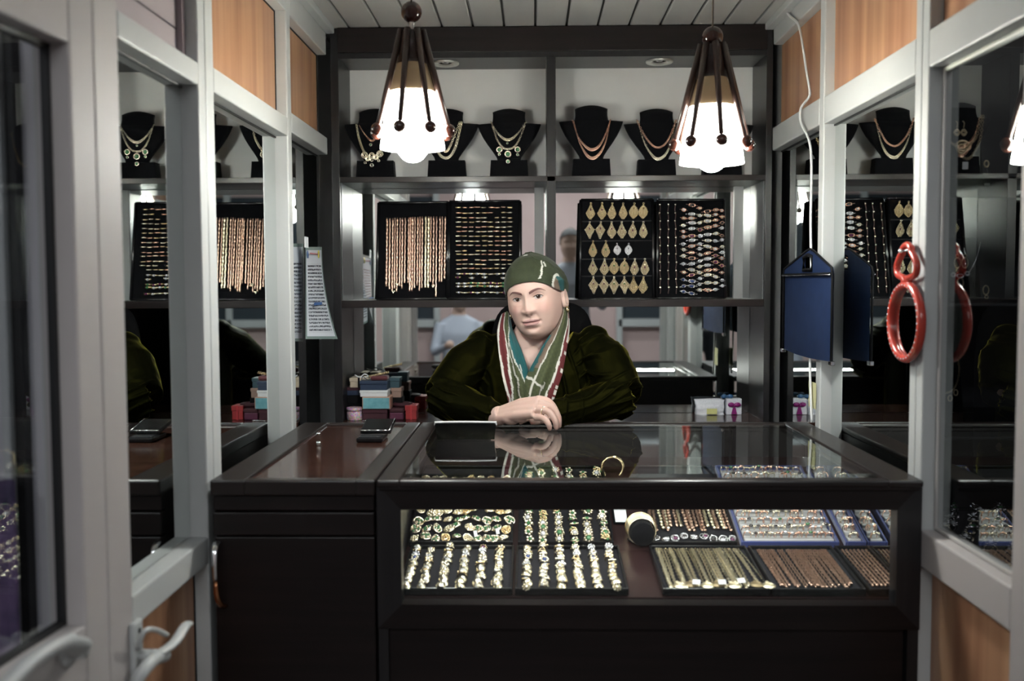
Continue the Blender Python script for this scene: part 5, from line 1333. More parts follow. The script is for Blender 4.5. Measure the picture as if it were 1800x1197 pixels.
pd('necklace', [('chain', [(1654, 230), (1665, 245), (1678, 255), (1690, 262), (1706, 252), (1717, 238), (1724, 205)], .0022, DULLG, 0), ('chain', [(1684, 262), (1692, 276), (1704, 278), (1716, 262), (1724, 240), (1728, 205)], .002, DULLG, 0),
                ('rosette', loop(1692, 257, 11, 9), .0035, DULLG, 1), ('rosette', loop(1690, 262, 7, 8), .003, DULLG, 1), ('rosette', loop(1700, 257, 6, 6), .003, DULLG, 1)], 'ornate gold necklace on the uppermost panel behind the glass', 'necklace')
for i, x in enumerate((1682, 1694)):
    pd('earring', [('hook', [(x, 225), (x + 1, 216), (x - 2, 213)], .0012, DULLG, 0), ('flower', loop(x, 233, 4, 5), .0022, DULLG, 1), ('petal', loop(x, 233, 5.5, 2), .0016, DULLG, 1)], '%s flower earring above the ornate necklace behind glass' % ('left', 'right')[i], 'earring', 'flower earrings behind the right glass')
pd('flower_ring', [('flower', loop(1734, 288, 4, 5.5), .0022, DULLG, 1), ('thread', [(1735, 296), (1736, 306), (1735, 316)], .0007, SILVER, 0)], 'flower ring with price tag on the upper shelf behind glass', 'ring')
pd('necklace', [('thread', [(1650, 448), (1662, 466), (1675, 480)], .0009, SILVER, 0), ('thread', [(1724, 425), (1716, 455), (1704, 478)], .0009, SILVER, 0), ('stones', loop(1676, 483, 3.5, 3), .003, GEM_W, 1), ('stones', loop(1700, 481, 3.5, 3), .003, GEM_W, 1), ('stones', loop(1688, 485, 6, 3), .002, SILVER, 1), ('drop', loop(1688, 497, 5.5, 8.5), .0018, DULLG, 1)], 'silver necklace with drop pendant on the middle panel', 'necklace')
for i, x in enumerate((1683, 1696)):
    pd('earring', [('hook', [(x, 446), (x - 1, 440), (x - 1, 436)], .0014, SILVER, 0), ('ring_link', loop(x, 450, 3, 3), .0012, DULLG, 1), ('drop', loop(x, 462, 5.5, 9), .0016, DULLG, 1)], '%s drop earring above the silver necklace behind glass' % ('left', 'right')[i], 'earring', 'drop earrings behind the right glass')
pd('drop_ring', [('drop', loop(1733, 510, 5, 8), .0018, DULLG, 1), ('ring_link', loop(1734, 522, 3, 3), .0012, DULLG, 1)], 'marquise ring on the middle shelf behind glass', 'ring')
pd('necklace', [('chain', [(1684, 632), (1686, 650), (1683, 670), (1675, 685), (1660, 692), (1645, 694)], .0016, DULLG, 0), ('drop', loop(1655, 703, 4, 6), .0018, DULLG, 1), ('drop', loop(1670, 700, 3.5, 5), .0016, DULLG, 1), ('drop', loop(1680, 690, 3.5, 5), .0016, DULLG, 1)], 'gold drop necklace on the lowest panel behind glass', 'necklace')
for i, x in enumerate((1647, 1658)):
    pd('earring', [('hook', [(x, 660), (x - 1, 655), (x, 652)], .001, DULLG, 0), ('drop', loop(x, 669, 4, 6), .0013, DULLG, 1)], '%s earring above the gold drop necklace behind glass' % ('left', 'right')[i], 'earring', 'drop earrings on the lowest panel')
for (px, py, lab) in ((1697, 291, 'under the ornate necklace'), (1735.5, 320, 'under the flower ring')):
    p = P(px, py, YS - .004)
    o = solo('price_tag', MB().box(p.x - .006, p.x + .006, p.y, p.y + .001, p.z - .008, p.z + .008), CARD, 'white price tag hanging %s behind glass' % lab, 'tag', 'tags in the right showcase')
# trays of silver and gem rings on the showcase deck
SR = [up_ring(m, s, g, k + 20) for k, (m, s, g) in enumerate([(SILVER, 1, GEM_W), (SILVER, 3, GEM_K), (GOLD_PALE, 4, GEM_W), (SILVER, 2, GEM_G), (GOLD_PALE, 1, GEM_B), (SILVER, 4, GEM_W)])]
dt = thing('ring_tray', (1.0, 1.9, .70), 'dark tray of large silver rings behind the right glass', 'tray')
part('pad', MB().box(.86, 1.30, 1.80, 2.56, .700, .708, bev=.002), VELVET_TRAY, dt)
part('rim', MB().box(.85, .86, 1.795, 2.565, .700, .716).box(1.30, 1.31, 1.795, 2.565, .700, .716).box(.86, 1.30, 2.56, 2.57, .700, .716), BLACK_PL, dt)
r_ = random.Random(5); k = 0
for r in range(14):
    for c in range(7):
        px = 0; x = .885 + .055 * c + .02 * (r % 2); y = 1.84 + .052 * r
        o = link('jewelled_ring', SR[r_.randrange(6)]); o.location = (x, y, .708); s = 1.5 * r_.uniform(.9, 1.2); o.scale = (s, s, s); o.rotation_euler = (r_.uniform(-.1, .5), 0, r_.uniform(-1, 1))
        tag(o, 'large silver ring, %s from glass in %s row of the right showcase tray' % (ORD[c + 1], ORD[r + 1]), 'ring', 'rings in the right showcase')
# purple drape and pale post seen through the left door leaf
dr_ = MB()
dr_.grid(lambda u, v: (-1.30 + .484 * u, 1.548 - .010 * math.sin(u * 70), .25 + v * .74), 80, 4)
PURP = mat('purple_floral_drape', (.06, .05, .10), .7, color2=(.27, .17, .33), noise_scale=(16, 16, 16))
solo('drape', dr_, PURP, 'purple patterned drape in the neighbouring stall beyond the door glass', 'drape')
# ---------------------------------------------------------------- the woman
def loft_obj(chains, voxel, smooth_it=6, name='tmp'):
    """union of tapered tubes / ellipsoids -> one continuous skin"""
    mb = MB()
    for ch in chains:
        if ch[0] == 'tube': mb.tube(ch[1], ch[2], 20)
        elif ch[0] == 'ball': mb.ball(ch[1], ch[2], 24, 0, ch[3] if len(ch) > 3 else (1, 1, 1))
        elif ch[0] == 'sec':        # list of (center, rx, ry) horizontal ellipses
            n = 40; vs, fs = [], []
            for (c, rx, ry) in ch[1]:
                for j in range(n):
                    a = 2 * PI * j / n
                    vs.append((c[0] + rx * math.copysign(abs(math.cos(a)) ** .85, math.cos(a)), c[1] + ry * math.copysign(abs(math.sin(a)) ** .85, math.sin(a)), c[2]))
            k = len(ch[1])
            for i in range(k - 1):
                for j in range(n): fs.append((i * n + j, i * n + (j + 1) % n, (i + 1) * n + (j + 1) % n, (i + 1) * n + j))
            fs.append(tuple(range(n - 1, -1, -1))); fs.append(tuple((k - 1) * n + j for j in range(n)))
            mb.add(vs, fs, 0, True)
    me = mb.mesh(name, [])
    o = bpy.data.objects.new(name, me); COL.objects.link(o)
    m = o.modifiers.new('r', 'REMESH'); m.mode = 'VOXEL'; m.voxel_size = voxel
    if smooth_it:
        s = o.modifiers.new('s', 'SMOOTH'); s.iterations = smooth_it; s.factor = .5
    dg = bpy.context.evaluated_depsgraph_get()
    ev = o.evaluated_get(dg); out = bpy.data.meshes.new_from_object(ev)
    bpy.data.objects.remove(o); bpy.data.meshes.remove(me)
    return out
def mesh_data(me):
    n = len(me.vertices); co = [0.0] * (3 * n); me.vertices.foreach_get('co', co)
    return [Vector(co[3 * i:3 * i + 3]) for i in range(n)], [tuple(p.vertices) for p in me.polygons]
V3 = lambda *a: Vector(a)
HY = 2.93
woman = thing('person', (.01, 3.0, .0), 'woman in dark green velvet jacket and green headscarf leaning on the glass case', 'person')

# --- head, in head coordinates: face towards -y, x to the viewer's right
WID = [(-.121, 0), (-.119, .016), (-.113, .033), (-.102, .0475), (-.085, .0605), (-.062, .0695), (-.040, .0745), (-.015, .0770), (.010, .0775), (.035, .0765), (.060, .071), (.083, .060), (.100, .044), (.112, .024), (.117, 0)]
FRO = [(-.121, .030), (-.119, .048), (-.113, .064), (-.102, .0775), (-.085, .0865), (-.062, .0905), (-.040, .0915), (-.015, .0915), (.010, .0920), (.035, .0915), (.060, .084), (.083, .068), (.100, .050), (.112, .028), (.117, 0)]
BAC = [(-.121, -.030), (-.119, -.02), (-.113, .005), (-.102, .025), (-.085, .045), (-.062, .062), (-.040, .078), (-.015, .090), (.010, .098), (.035, .100), (.060, .092), (.083, .075), (.100, .055), (.112, .03), (.117, 0)]
def g1(d, s): return math.exp(-(d / s) ** 2)
def sm(tab, z):   # smoothed table lookup
    return (interp(tab, z - .005) + interp(tab, z) * 2 + interp(tab, z + .005)) / 4
def feat(x, z):
    ax = abs(x)
    d = 0.0
    # nose
    ridge = interp([(-.055, 0), (-.049, .0025), (-.044, .0075), (-.038, .0128), (-.031, .0152), (-.025, .0146), (-.012, .0100), (.002, .0062), (.014, .0042), (.028, .001), (.04, 0)], z)
    wid = interp([(-.048, .0085), (-.040, .0120), (-.032, .0132), (-.020, .0112), (0, .0092), (.02, .011)], z)
    d += ridge * g1(x, wid)
    d += .0062 * g1(ax - .0145, .0066) * g1(z + .0335, .0065)
    d -= .002 * g1(ax - .0070, .0038) * g1(z + .0435, .0030)
    # eye sockets, brow, cheeks
    d -= .0105 * g1(ax - .030, .0165) * g1(z - .004, .0110)
    d -= .0018 * g1(ax - .014, .007) * g1(z - .006, .012)
    d += .0030 * g1(ax - .034, .020) * g1(z - .026, .009)
    d += .0070 * g1(ax - .042, .022) * g1(z + .030, .022)
    d += .0020 * g1(ax - .030, .014) * g1(z + .010, .005)
    # naso-labial fold
    f = ax - (.0175 + (-(z + .036)) * .34)
    if -.078 < z < -.030: d -= .0015 * g1(f, .0055) * min(1, (z + .078) / .012) * min(1, (-.030 - z) / .008 + .2)
    # mouth
    mz = -.0655 + .0014 * (ax / .022) ** 2 + .0012 * g1(ax, .006)
    k = max(0.0, 1 - (ax / .0275) ** 2)
    d += .0040 * k * g1(z - mz - .0050, .0048) * (1 - .22 * g1(ax, .0035))
    d += .0072 * k * g1(z - mz + .0070, .0064)
    d -= .0042 * (k ** .4 if k > 0 else 0) * g1(z - mz, .0018)
    d -= .0035 * g1(ax - .0275, .004) * g1(z - mz + .001, .005)
    d -= .0012 * g1(ax, .0035) * g1(z + .053, .006)
    d -= .0045 * g1(ax, .020) * g1(z + .084, .006)
    d += .0070 * g1(ax, .019) * g1(z + .099, .012)
    return d
def head_pt(a, z):
    w, f, b = sm(WID, z), sm(FRO, z), sm(BAC, z)
    c, s = math.cos(a), math.sin(a)         # a = 0 faces front
    if c >= 0:
        e = 2 / 2.35
        x = w * math.copysign(abs(s) ** e, s); y = -f * (abs(c) ** e)
        y -= feat(x, z) * min(1, c * 1.6) ** .8
    else:
        x = w * s; y = b * -c
    return V3(x, y, z)
def face_y(x, z):      # front surface depth at (x, z)
    w, f = sm(WID, z), sm(FRO, z)
    t = min(.999, abs(x) / max(w, 1e-4)); c = max(0, 1 - t ** 2.35) ** (1 / 2.35)
    ca = math.sqrt(max(0, 1 - (t ** 2.35)))
    return -f * c - feat(x, z) * min(1, ca * 1.6) ** .8
NA, NZ = 300, 260
angs = []
for i in range(NA):
    u = 2 * i / NA - 1; angs.append(PI * (0.45 * u + .55 * u * abs(u) ** 1.0))
zs = [-.1208 + (.1168 + .1208) * (j / (NZ - 1)) for j in range(NZ)]
hv, hc = [], []
SKIN = (.52, .355, .30)
def mixc(a, b, t): t = max(0, min(1, t)); return tuple(a[k] + (b[k] - a[k]) * t for k in range(3))
for z in zs:
    for a in angs:
        p = head_pt(a, z); hv.append(p)
        col = SKIN; x, ax = p.x, abs(p.x)
        if math.cos(a) > 0:
            col = mixc(col, (.50, .265, .23), .5 * g1(ax - .043, .020) * g1(z + .028, .018))
            col = mixc(col, (.50, .31, .265), .5 * g1(x, .012) * g1(z + .032, .008))
            mz = -.0655 + .0014 * (ax / .022) ** 2 + .0012 * g1(ax, .006); k = max(0, 1 - (ax / .0265) ** 2)
            if k > 0:
                up_ = (z - mz) / (.0092 * k ** .6 + 1e-5); dn = (mz - z) / (.0122 * k ** .6 + 1e-5)
                inside = 1 if (0 <= up_ <= 1) or (0 <= dn <= 1) else 0
                col = mixc(col, (.33, .175, .17), .85 * inside)
                col = mixc(col, (.17, .06, .06), .9 * g1(z - mz, .0012))
            col = mixc(col, (.12, .05, .04), .8 * g1(ax - .0072, .0030) * g1(z + .0445, .0020))  # dark of the nostrils painted on as shade
            col = mixc(col, (.40, .26, .22), .45 * g1(ax - .030, .015) * g1(z - .012, .006))  # shade of the upper lid crease painted into the skin
            col = mixc(col, (.42, .27, .23), .30 * g1(ax - .028, .014) * g1(z + .010, .004))  # under-eye crease shade, also put into the skin colour
        hc.append(col)
hf = [(j * NA + i, j * NA + (i + 1) % NA, (j + 1) * NA + (i + 1) % NA, (j + 1) * NA + i) for j in range(NZ - 1) for i in range(NA)]
HC = P(944, 522, HY)
HM = Matrix.Translation((HC.x - .004, HY + .055, HC.z - .001)) @ Matrix.Rotation(math.radians(-9.0), 4, 'Y') @ Matrix.Rotation(math.radians(-17), 4, 'Z') @ Matrix.Rotation(math.radians(2), 4, 'X') @ Matrix.Scale(1.02, 4)
mbh = MB(); mbh.add([HM @ v for v in hv], hf, 0, True); cols = list(hc)
# ears
def ear(s):
    b = MB()
    def fn(u, v):
        a = 2 * PI * u; r = (.2 + .8 * v)
        oy = .0155 * math.cos(a) * r * (1 - .25 * math.sin(a)); oz = (.029 * math.sin(a) - .002) * r
        bulge = .012 + .006 * math.sin(PI * v * .9) * (1 + .4 * math.cos(a)) - .010 * (1 - v) - (.011 if v > .97 else 0)
        return (s * (.0745 + bulge), .012 + oy, -.014 + oz)
    return b.grid(fn, 28, 10, 0, True)
for s in (1, -1):
    e = ear(s); e.xform(HM); mbh.add(e.v, e.f, 0, True); cols += [SKIN] * len(e.v)
# neck, torso, arms and hands under the clothes
SH_R, SH_L = V3(-.150, 3.03, 1.095), V3(.182, 3.03, 1.105)
EL_R, EL_L = V3(-.262, 2.900, .962), V3(.262, 2.895, .965)
WR_R, WR_L = V3(-.098, 2.755, .929), V3(.085, 2.820, .930)
KN = V3(.014, 2.692, .965)
chn = [('sec', [(V3(.012, 3.04, .56), .17, .125), (V3(.012, 3.04, .80), .165, .125), (V3(.012, 3.04, 1.0), .168, .115), (V3(.014, 3.05, 1.09), .155, .085), (V3(.014, 3.04, 1.135), .10, .062), (V3(.012, 3.025, 1.16), .062, .056), (V3(.012, 3.012, 1.20), .056, .056), (V3(.012, 2.998, 1.25), .055, .058)]),
       ('tube', [SH_R, SH_R.lerp(EL_R, .5), EL_R], [.052, .047, .040]), ('tube', [EL_R, EL_R.lerp(WR_R, .4), WR_R], [.042, .040, .028]),
       ('tube', [SH_L, SH_L.lerp(EL_L, .5), EL_L], [.052, .047, .040]), ('tube', [EL_L, EL_L.lerp(WR_L, .4), WR_L], [.042, .040, .028]),
       ('tube', [V3(.012, 3.0, .60), V3(-.09, 2.96, .595), V3(-.11, 2.935, .56)], [.10, .08, .06]), ('tube', [V3(.012, 3.0, .60), V3(.11, 2.96, .595), V3(.13, 2.935, .56)], [.10, .08, .06]),
       ('tube', [V3(-.11, 2.91, .56), V3(-.11, 2.92, .30), V3(-.11, 2.93, .10), V3(-.11, 2.90, .05)], [.068, .058, .042, .038]), ('tube', [V3(.13, 2.91, .56), V3(.13, 2.92, .30), V3(.13, 2.93, .10), V3(.13, 2.90, .05)], [.068, .058, .042, .038])]
bme = loft_obj(chn, .007, 4)
v_, f_ = mesh_data(bme); mbh.add(v_, f_, 0, True); cols += [SKIN] * len(v_)
# right hand (on top): back of hand, four curled fingers, thumb
def hand(W_, K, fingers, thumb, heel, tilt=0.0):
    d = (K - W_).normalized()
    side = (d.cross(V3(0, 0, 1)).normalized() * .8 + V3(0, 0, tilt)).normalized()      # little finger side
    ch_ = [('tube', [W_ - d * .05, W_ - d * .02, W_ + d * .012], [.0295, .0275, .027])]
    for q, r0, r1 in ((-.020, .0150, .0125), (-.007, .0170, .0135), (.007, .0170, .0130), (.020, .0155, .0120)):
        ch_.append(('tube', [W_ + side * q * .6 + d * .005, W_.lerp(K, .55) + side * q * 1.1 + V3(0, 0, .004), K + side * q * 1.25 + V3(0, 0, -.10 * abs(q))], [r0 * 1.15, r0, r1]))
    for c, r in heel: ch_.append(('ball', c, r, (1.3, .9, .8)))
    for pts, rr in fingers + [thumb]:
        ch_.append(('tube', smooth_path(pts, 14), [interp([(0, rr * 1.12), (.35, rr), (.5, rr * 1.04), (.9, rr * .84), (1, rr * .62)], i / 13) for i in range(14)])); ch_.append(('ball', pts[-1], rr * .72))
    return loft_obj(ch_, .0024, 7)
fing = [([V3(.008, 2.674, .936), V3(.028, 2.658, .937), V3(.043, 2.648, .924), V3(.0470, 2.648, .9090)], .0086),
        ([V3(.014, 2.684, .957), V3(.043, 2.668, .953), V3(.061, 2.660, .931), V3(.0650, 2.661, .9095)], .0094),
        ([V3(.018, 2.696, .972), V3(.051, 2.688, .964), V3(.070, 2.683, .938), V3(.073, 2.684, .911)], .0096),
        ([V3(.014, 2.710, .983), V3(.046, 2.710, .975), V3(.067, 2.708, .944), V3(.072, 2.706, .916)], .0094)]
thumb = ([V3(-.060, 2.765, .935), V3(-.025, 2.775, .925), V3(.008, 2.770, .918), V3(.030, 2.760, .914)], .0105)
hm1 = hand(WR_R, KN, fing, thumb, [(V3(-.058, 2.722, .926), .021), (V3(-.035, 2.708, .932), .018), (V3(-.058, 2.768, .945), .018)], -.75)
v_, f_ = mesh_data(hm1); mbh.add(v_, f_, 0, True)
for p in v_:
    kn = max(g1((p - q[0][1]).length, .010) for q in fing)
    cols.append(mixc(SKIN, (.58, .33, .27), .45 * kn + .5 * (1 if p.z < .916 and p.x > .03 else 0)))
KL = V3(.016, 2.792, .921)
fl_ = [([V3(.012, 2.772 + .016 * k, .921), V3(-.010, 2.768 + .016 * k, .922), V3(-.026, 2.766 + .015 * k, .916), V3(-.032, 2.766 + .014 * k, .910)], (.0092, .0096, .0094, .0086)[k]) for k in range(4)]
tl2 = ([V3(.060, 2.800, .927), V3(.040, 2.775, .921), V3(.018, 2.764, .914), V3(.000, 2.762, .911)], .0102)
hm2 = hand(WR_L, KL, fl_, tl2, [])
v_, f_ = mesh_data(hm2); mbh.add(v_, f_, 0, True); cols += [SKIN] * len(v_)
SKINM = attr_mat('skin', .56, Subsurface_Weight=.12, Subsurface_Scale=.01)
SKINM.node_tree.nodes['Principled BSDF'].inputs['Subsurface Radius'].default_value = (1.0, .35, .2)
part('body', mbh, SKINM, woman, colors=cols)

# --- eyes, brows
def hpart(name, mb, m, colors=None, label=None):
    mb.xform(HM); return part(name, mb, m, woman, label, colors=colors)
LINER = mat('dark_lash', (.018, .012, .011), .6); BROW = mat('auburn_brow', (.150, .075, .068), .8)
LIDM = mat('eyelid_skin', (.47, .30, .245), .5)
for s in (-1, 1):
    exc, ezc = s * .0315, .0035
    wv, hu, hl_ = .0150, .0060, .0047
    def edge(t, up):        # t -1..1 along the eye; almond outline, outer corner a little higher
        x = exc + wv * t
        sh_ = (1 - abs(t) ** 2.2)
        z = ezc + .0010 * t * s + (hu * sh_ ** .8 if up else -hl_ * sh_)
        return x, z
    def eball(x, z):
        q = ((x - exc) / .0165) ** 2 + ((z - ezc) / .0165) ** 2
        return face_y(exc, ezc) + .0028 - .0068 * math.sqrt(max(0, 1 - q * .8)) - .10 * (0) + (x - exc) * (face_y(exc + .008, ezc) - face_y(exc - .008, ezc)) / .016 * .75
    mb = MB(); nu, nv = 91, 45; cl_ = []
    def fn(u, v):
        t = 2 * u - 1; x, z0 = edge(t, False); _, z1 = edge(t, True); z = z0 + (z1 - z0) * v
        return (x, eball(x, z), z)
    mb.grid(fn, nu, nv)
    gx, gz = exc + .0012, ezc + .0016
    for (x, y, z) in mb.v:
        r = math.hypot(x - gx, z - gz)
        if r < .0027: c = (.004, .003, .003)
        elif r < .0060: c = mixc((.055, .028, .016), (.02, .011, .008), (r - .0027) / .0033)
        else: c = mixc((.40, .37, .36), (.33, .22, .20), (abs(x - exc) / wv) ** 4)
        if math.hypot(x - gx + .0016, z - gz - .0020) < .0009: c = (.9, .9, .9)  # catchlight painted into the eye colour
        cl_.append(c)
    hpart('eye', mb, attr_mat('eye_surface', .06), cl_)
    lid = MB(); up_pts = []
    for k in range(21):
        t = -1 + 2 * k / 20; x, z = edge(t, True); up_pts.append((x, eball(x, z) - .0014, z + .0002))
    lid.tube(up_pts, [.0004 + .0008 * math.sin(PI * k / 20) for k in range(21)], 6)
    hpart('lash_line', lid, LINER)
    lo = MB(); lo.tube([(edge(-1 + 2 * k / 20, False)[0], eball(*edge(-1 + 2 * k / 20, False)) - .0004, edge(-1 + 2 * k / 20, False)[1] - .0006) for k in range(21)], [.0003 + .0005 * math.sin(PI * k / 20) for k in range(21)], 6)
    hpart('lower_lid', lo, mat('lower_lid_skin', (.30, .17, .15), .5))
    ul = MB()
    def lf(u, v):
        t = -1.06 + 2.12 * u; tt = max(-1, min(1, t)); x, z = edge(tt, True); x += (t - tt) * wv
        z2 = z + .0052 * v * (1 - .5 * abs(tt) ** 3)
        y1 = eball(*edge(tt, True)) - .0012; y2 = face_y(x, z2) - .0002
        return (x, y1 + (min(y2, y1 + .002) - y1) * v - .0012 * math.sin(PI * v), z2)
    ul.grid(lf, 25, 8); hpart('eyelid', ul, LIDM)
    br = MB()
    def bf(u, v):
        ax_ = .0108 + .0440 * u
        zc = .0178 + .0088 * math.sin(min(1, u / .64) * PI / 2) - (.0090 * ((u - .64) / .36) ** 1.6 if u > .64 else 0) + (.0 if u > .15 else .0)
        th = interp([(0, .0034), (.15, .0038), (.6, .0028), (1, .0006)], u)
        x = s * ax_; z = zc + th * (2 * v - 1)
        return (x, face_y(x, z) - .0009 - .0005 * math.sin(PI * v), z)
    br.grid(bf, 24, 5); hpart('eyebrow', br, BROW)
er = MB().torus((.0885, .006, -.050), .0075, .0024, 16, 6, 0, 'x').ball((.0895, .008, -.043), .0028, 8)
hpart('earring', er, GOLD, None, 'gold hoop earring')
er2 = MB().torus((-.0885, .010, -.046), .0052, .0018, 16, 6, 0, 'x'); hpart('earring', er2, GOLD)
fr_ = V3(.030, 2.6757, .9530)
rg = MB().torus((0, 0, 0), .0108, .0014, 20, 6, 0, 'z').ball((.0, -.004, .0), .001, 6); rg.v = []; rg.f = []; rg.m = []; rg.sm = []
dv = (fing[1][0][1] - fing[1][0][0]).normalized()
rg.torus((0, 0, 0), .0112, .0013, 24, 6, 0, 'z'); rg.ball((0, .0115, 0), .0040, 10, 1, (1.2, .7, 1)).ball((.004, .0108, .0), .002, 7, 0).ball((-.004, .0108, .0), .002, 7, 0)
qm = dv.to_track_quat('Z', 'Y').to_matrix().to_4x4()
rg.xform(Matrix.Translation(fr_) @ qm)
part('finger_ring', rg, [GOLD, GEM_W], woman, 'gold ring with a clear stone')

# --- velvet jacket
JAC = [('sec', [(V3(.012, 3.04, .60), .205, .155), (V3(.012, 3.035, .78), .200, .158), (V3(.012, 3.03, .92), .198, .155), (V3(.014, 3.04, 1.03), .198, .130), (V3(.016, 3.05, 1.095), .192, .100), (V3(.016, 3.055, 1.130), .165, .080), (V3(.016, 3.045, 1.150), .115, .070), (V3(.014, 3.04, 1.165), .082, .062)]),
       ('ball', V3(-.158, 3.04, 1.112), .046, (1, 1.1, .95)), ('ball', V3(.190, 3.04, 1.126), .048, (1, 1.1, .95)),
       ('tube', [SH_R + V3(.01, .01, -.01), SH_R.lerp(EL_R, .35) + V3(-.012, 0, 0), SH_R.lerp(EL_R, .7) + V3(-.010, 0, 0), EL_R + V3(-.004, 0, .004)], [.070, .070, .064, .059]),
       ('tube', [EL_R + V3(-.006, 0, .004), EL_R.lerp(WR_R, .35), EL_R.lerp(WR_R, .70), EL_R.lerp(WR_R, .98)], [.059, .056, .047, .038]),
       ('tube', [SH_L + V3(-.01, .01, -.01), SH_L.lerp(EL_L, .35) + V3(.016, 0, .0), SH_L.lerp(EL_L, .7) + V3(.012, 0, 0), EL_L + V3(.004, 0, .004)], [.072, .074, .068, .061]),
       ('tube', [EL_L + V3(.006, 0, .004), EL_L.lerp(WR_L, .35), EL_L.lerp(WR_L, .75), EL_L.lerp(WR_L, 1.15)], [.061, .057, .047, .040])]
jme = loft_obj(JAC, .0036, 14)
jv, jf = mesh_data(jme); jme.update()
nrm = [v.normal.copy() for v in jme.vertices]
def seg_par(p, a, b):
    t = max(0, min(1, (p - a).dot(b - a) / (b - a).length_squared)); return t, (p - a.lerp(b, t)).length
def ridge(x): return max(0.0, 1 - abs(((x) % 1.0) - .5) * 5.5) ** 1.2
out_v = []
for p, n in zip(jv, nrm):
    d = 0.0
    for (S_, E_, W_, sg) in ((SH_R, EL_R, WR_R, -1), (SH_L, EL_L, WR_L, 1)):
        tu, du = seg_par(p, S_, E_); tf, df = seg_par(p, E_, W_)
        wu = max(0, 1 - max(0, du - .062) / .03); wf_ = max(0, 1 - max(0, df - .055) / .03)
        wob = noise.noise(p * 9) * .55 + noise.noise(p * 4 + V3(7, 2, 3)) * .8
        # long drag folds from the armpit over the upper arm, tight creases at the elbow
        if wu > 0:
            q = p - S_
            ph = (q.x * sg * 10.5 - q.z * 25.0 + q.y * 6.0) + wob * 1.5
            d += .0150 * ridge(ph) * wu * min(1, tu * 4 + .15) * max(0, min(1, .35 + 1.3 * noise.noise(p * 7 + V3(3, 1, 2))))
        if wf_ > 0:
            q = p - E_
            ph = (q.z * 34 + q.x * sg * -14 + q.y * 4) + wob * 1.8
            d += .0135 * ridge(ph) * wf_ * (1 - .35 * tf) * max(0, min(1, .35 + 1.3 * noise.noise(p * 9 + V3(1, 5, 2))))
    if abs(p.x - .012) < .16 and p.z > .9 and p.y < 3.02:      # front panels: soft vertical folds
        d += .0120 * ridge((p.x + .012 * math.sin(p.z * 18)) * 21 + noise.noise(p * 5) * .4) * max(0, 1 - abs(p.x - .012) / .17) 
    if p.z > 1.0 and p.y < 3.06 and abs(p.x - .014) < .03 + (p.z - 1.0) * .55:       # open V neckline
        k_ = min(1, (.03 + (p.z - 1.0) * .55 - abs(p.x - .014)) / .02) * min(1, (p.z - 1.0) / .03); p = p + V3(0, .060 * k_, 0)
        if p.z > 1.10: p = p + V3(0, .02 * k_, -.03 * k_)
    out_v.append(p + n * (d - .001) + n * .0012 * noise.noise(p * 40))
jm = MB(); jm.add(out_v, jf, 0, True)
JACM = mat('dark_olive_velvet', (.0016, .0018, .0007), .52, spec=.05, Sheen_Weight=1.0, Sheen_Roughness=.21)
JACM.node_tree.nodes['Principled BSDF'].inputs['Specular Tint'].default_value = (.85, .78, .10, 1)
JACM.node_tree.nodes['Principled BSDF'].inputs['Sheen Tint'].default_value = (.55, .48, .075, 1)
part('jacket', jm, JACM, woman)
trm = MB()
part('trousers', MB().tube([V3(-.02, 3.02, .63), V3(-.10, 2.96, .60), V3(-.11, 2.93, .55)], [.095, .088, .075], 16).tube([V3(-.11, 2.93, .56), V3(-.11, 2.93, .30), V3(-.11, 2.93, .09)], [.085, .075, .062], 16)
     .tube([V3(.04, 3.02, .63), V3(.12, 2.96, .60), V3(.13, 2.93, .55)], [.095, .088, .075], 16).tube([V3(.13, 2.93, .56), V3(.13, 2.93, .30), V3(.13, 2.93, .09)], [.085, .075, .062], 16), BLACK_MAT, woman)
for x in (-.11, .13): part('shoe', MB().ball((x, 2.925, .036), .045, 14, 0, (1, 1.8, .75)), BLACK_PL, woman)
ut = MB().grid(lambda u, v: (.012 + (u - .5) * .12, 2.945 - .006 * math.cos((u - .5) * 3) + .02 * v, 1.00 + .10 * v - .05 * v * (1 - abs(u - .5) * 2) * 0), 12, 8)
part('undershirt', MB().grid(lambda u, v: (.012 + (u - .5) * .15, 2.902 + .035 * v + .05 * (u - .5) ** 2, .95 + .085 * v - .02 * v * math.cos((u - .5) * PI)), 14, 8), BLACK_MAT, woman)

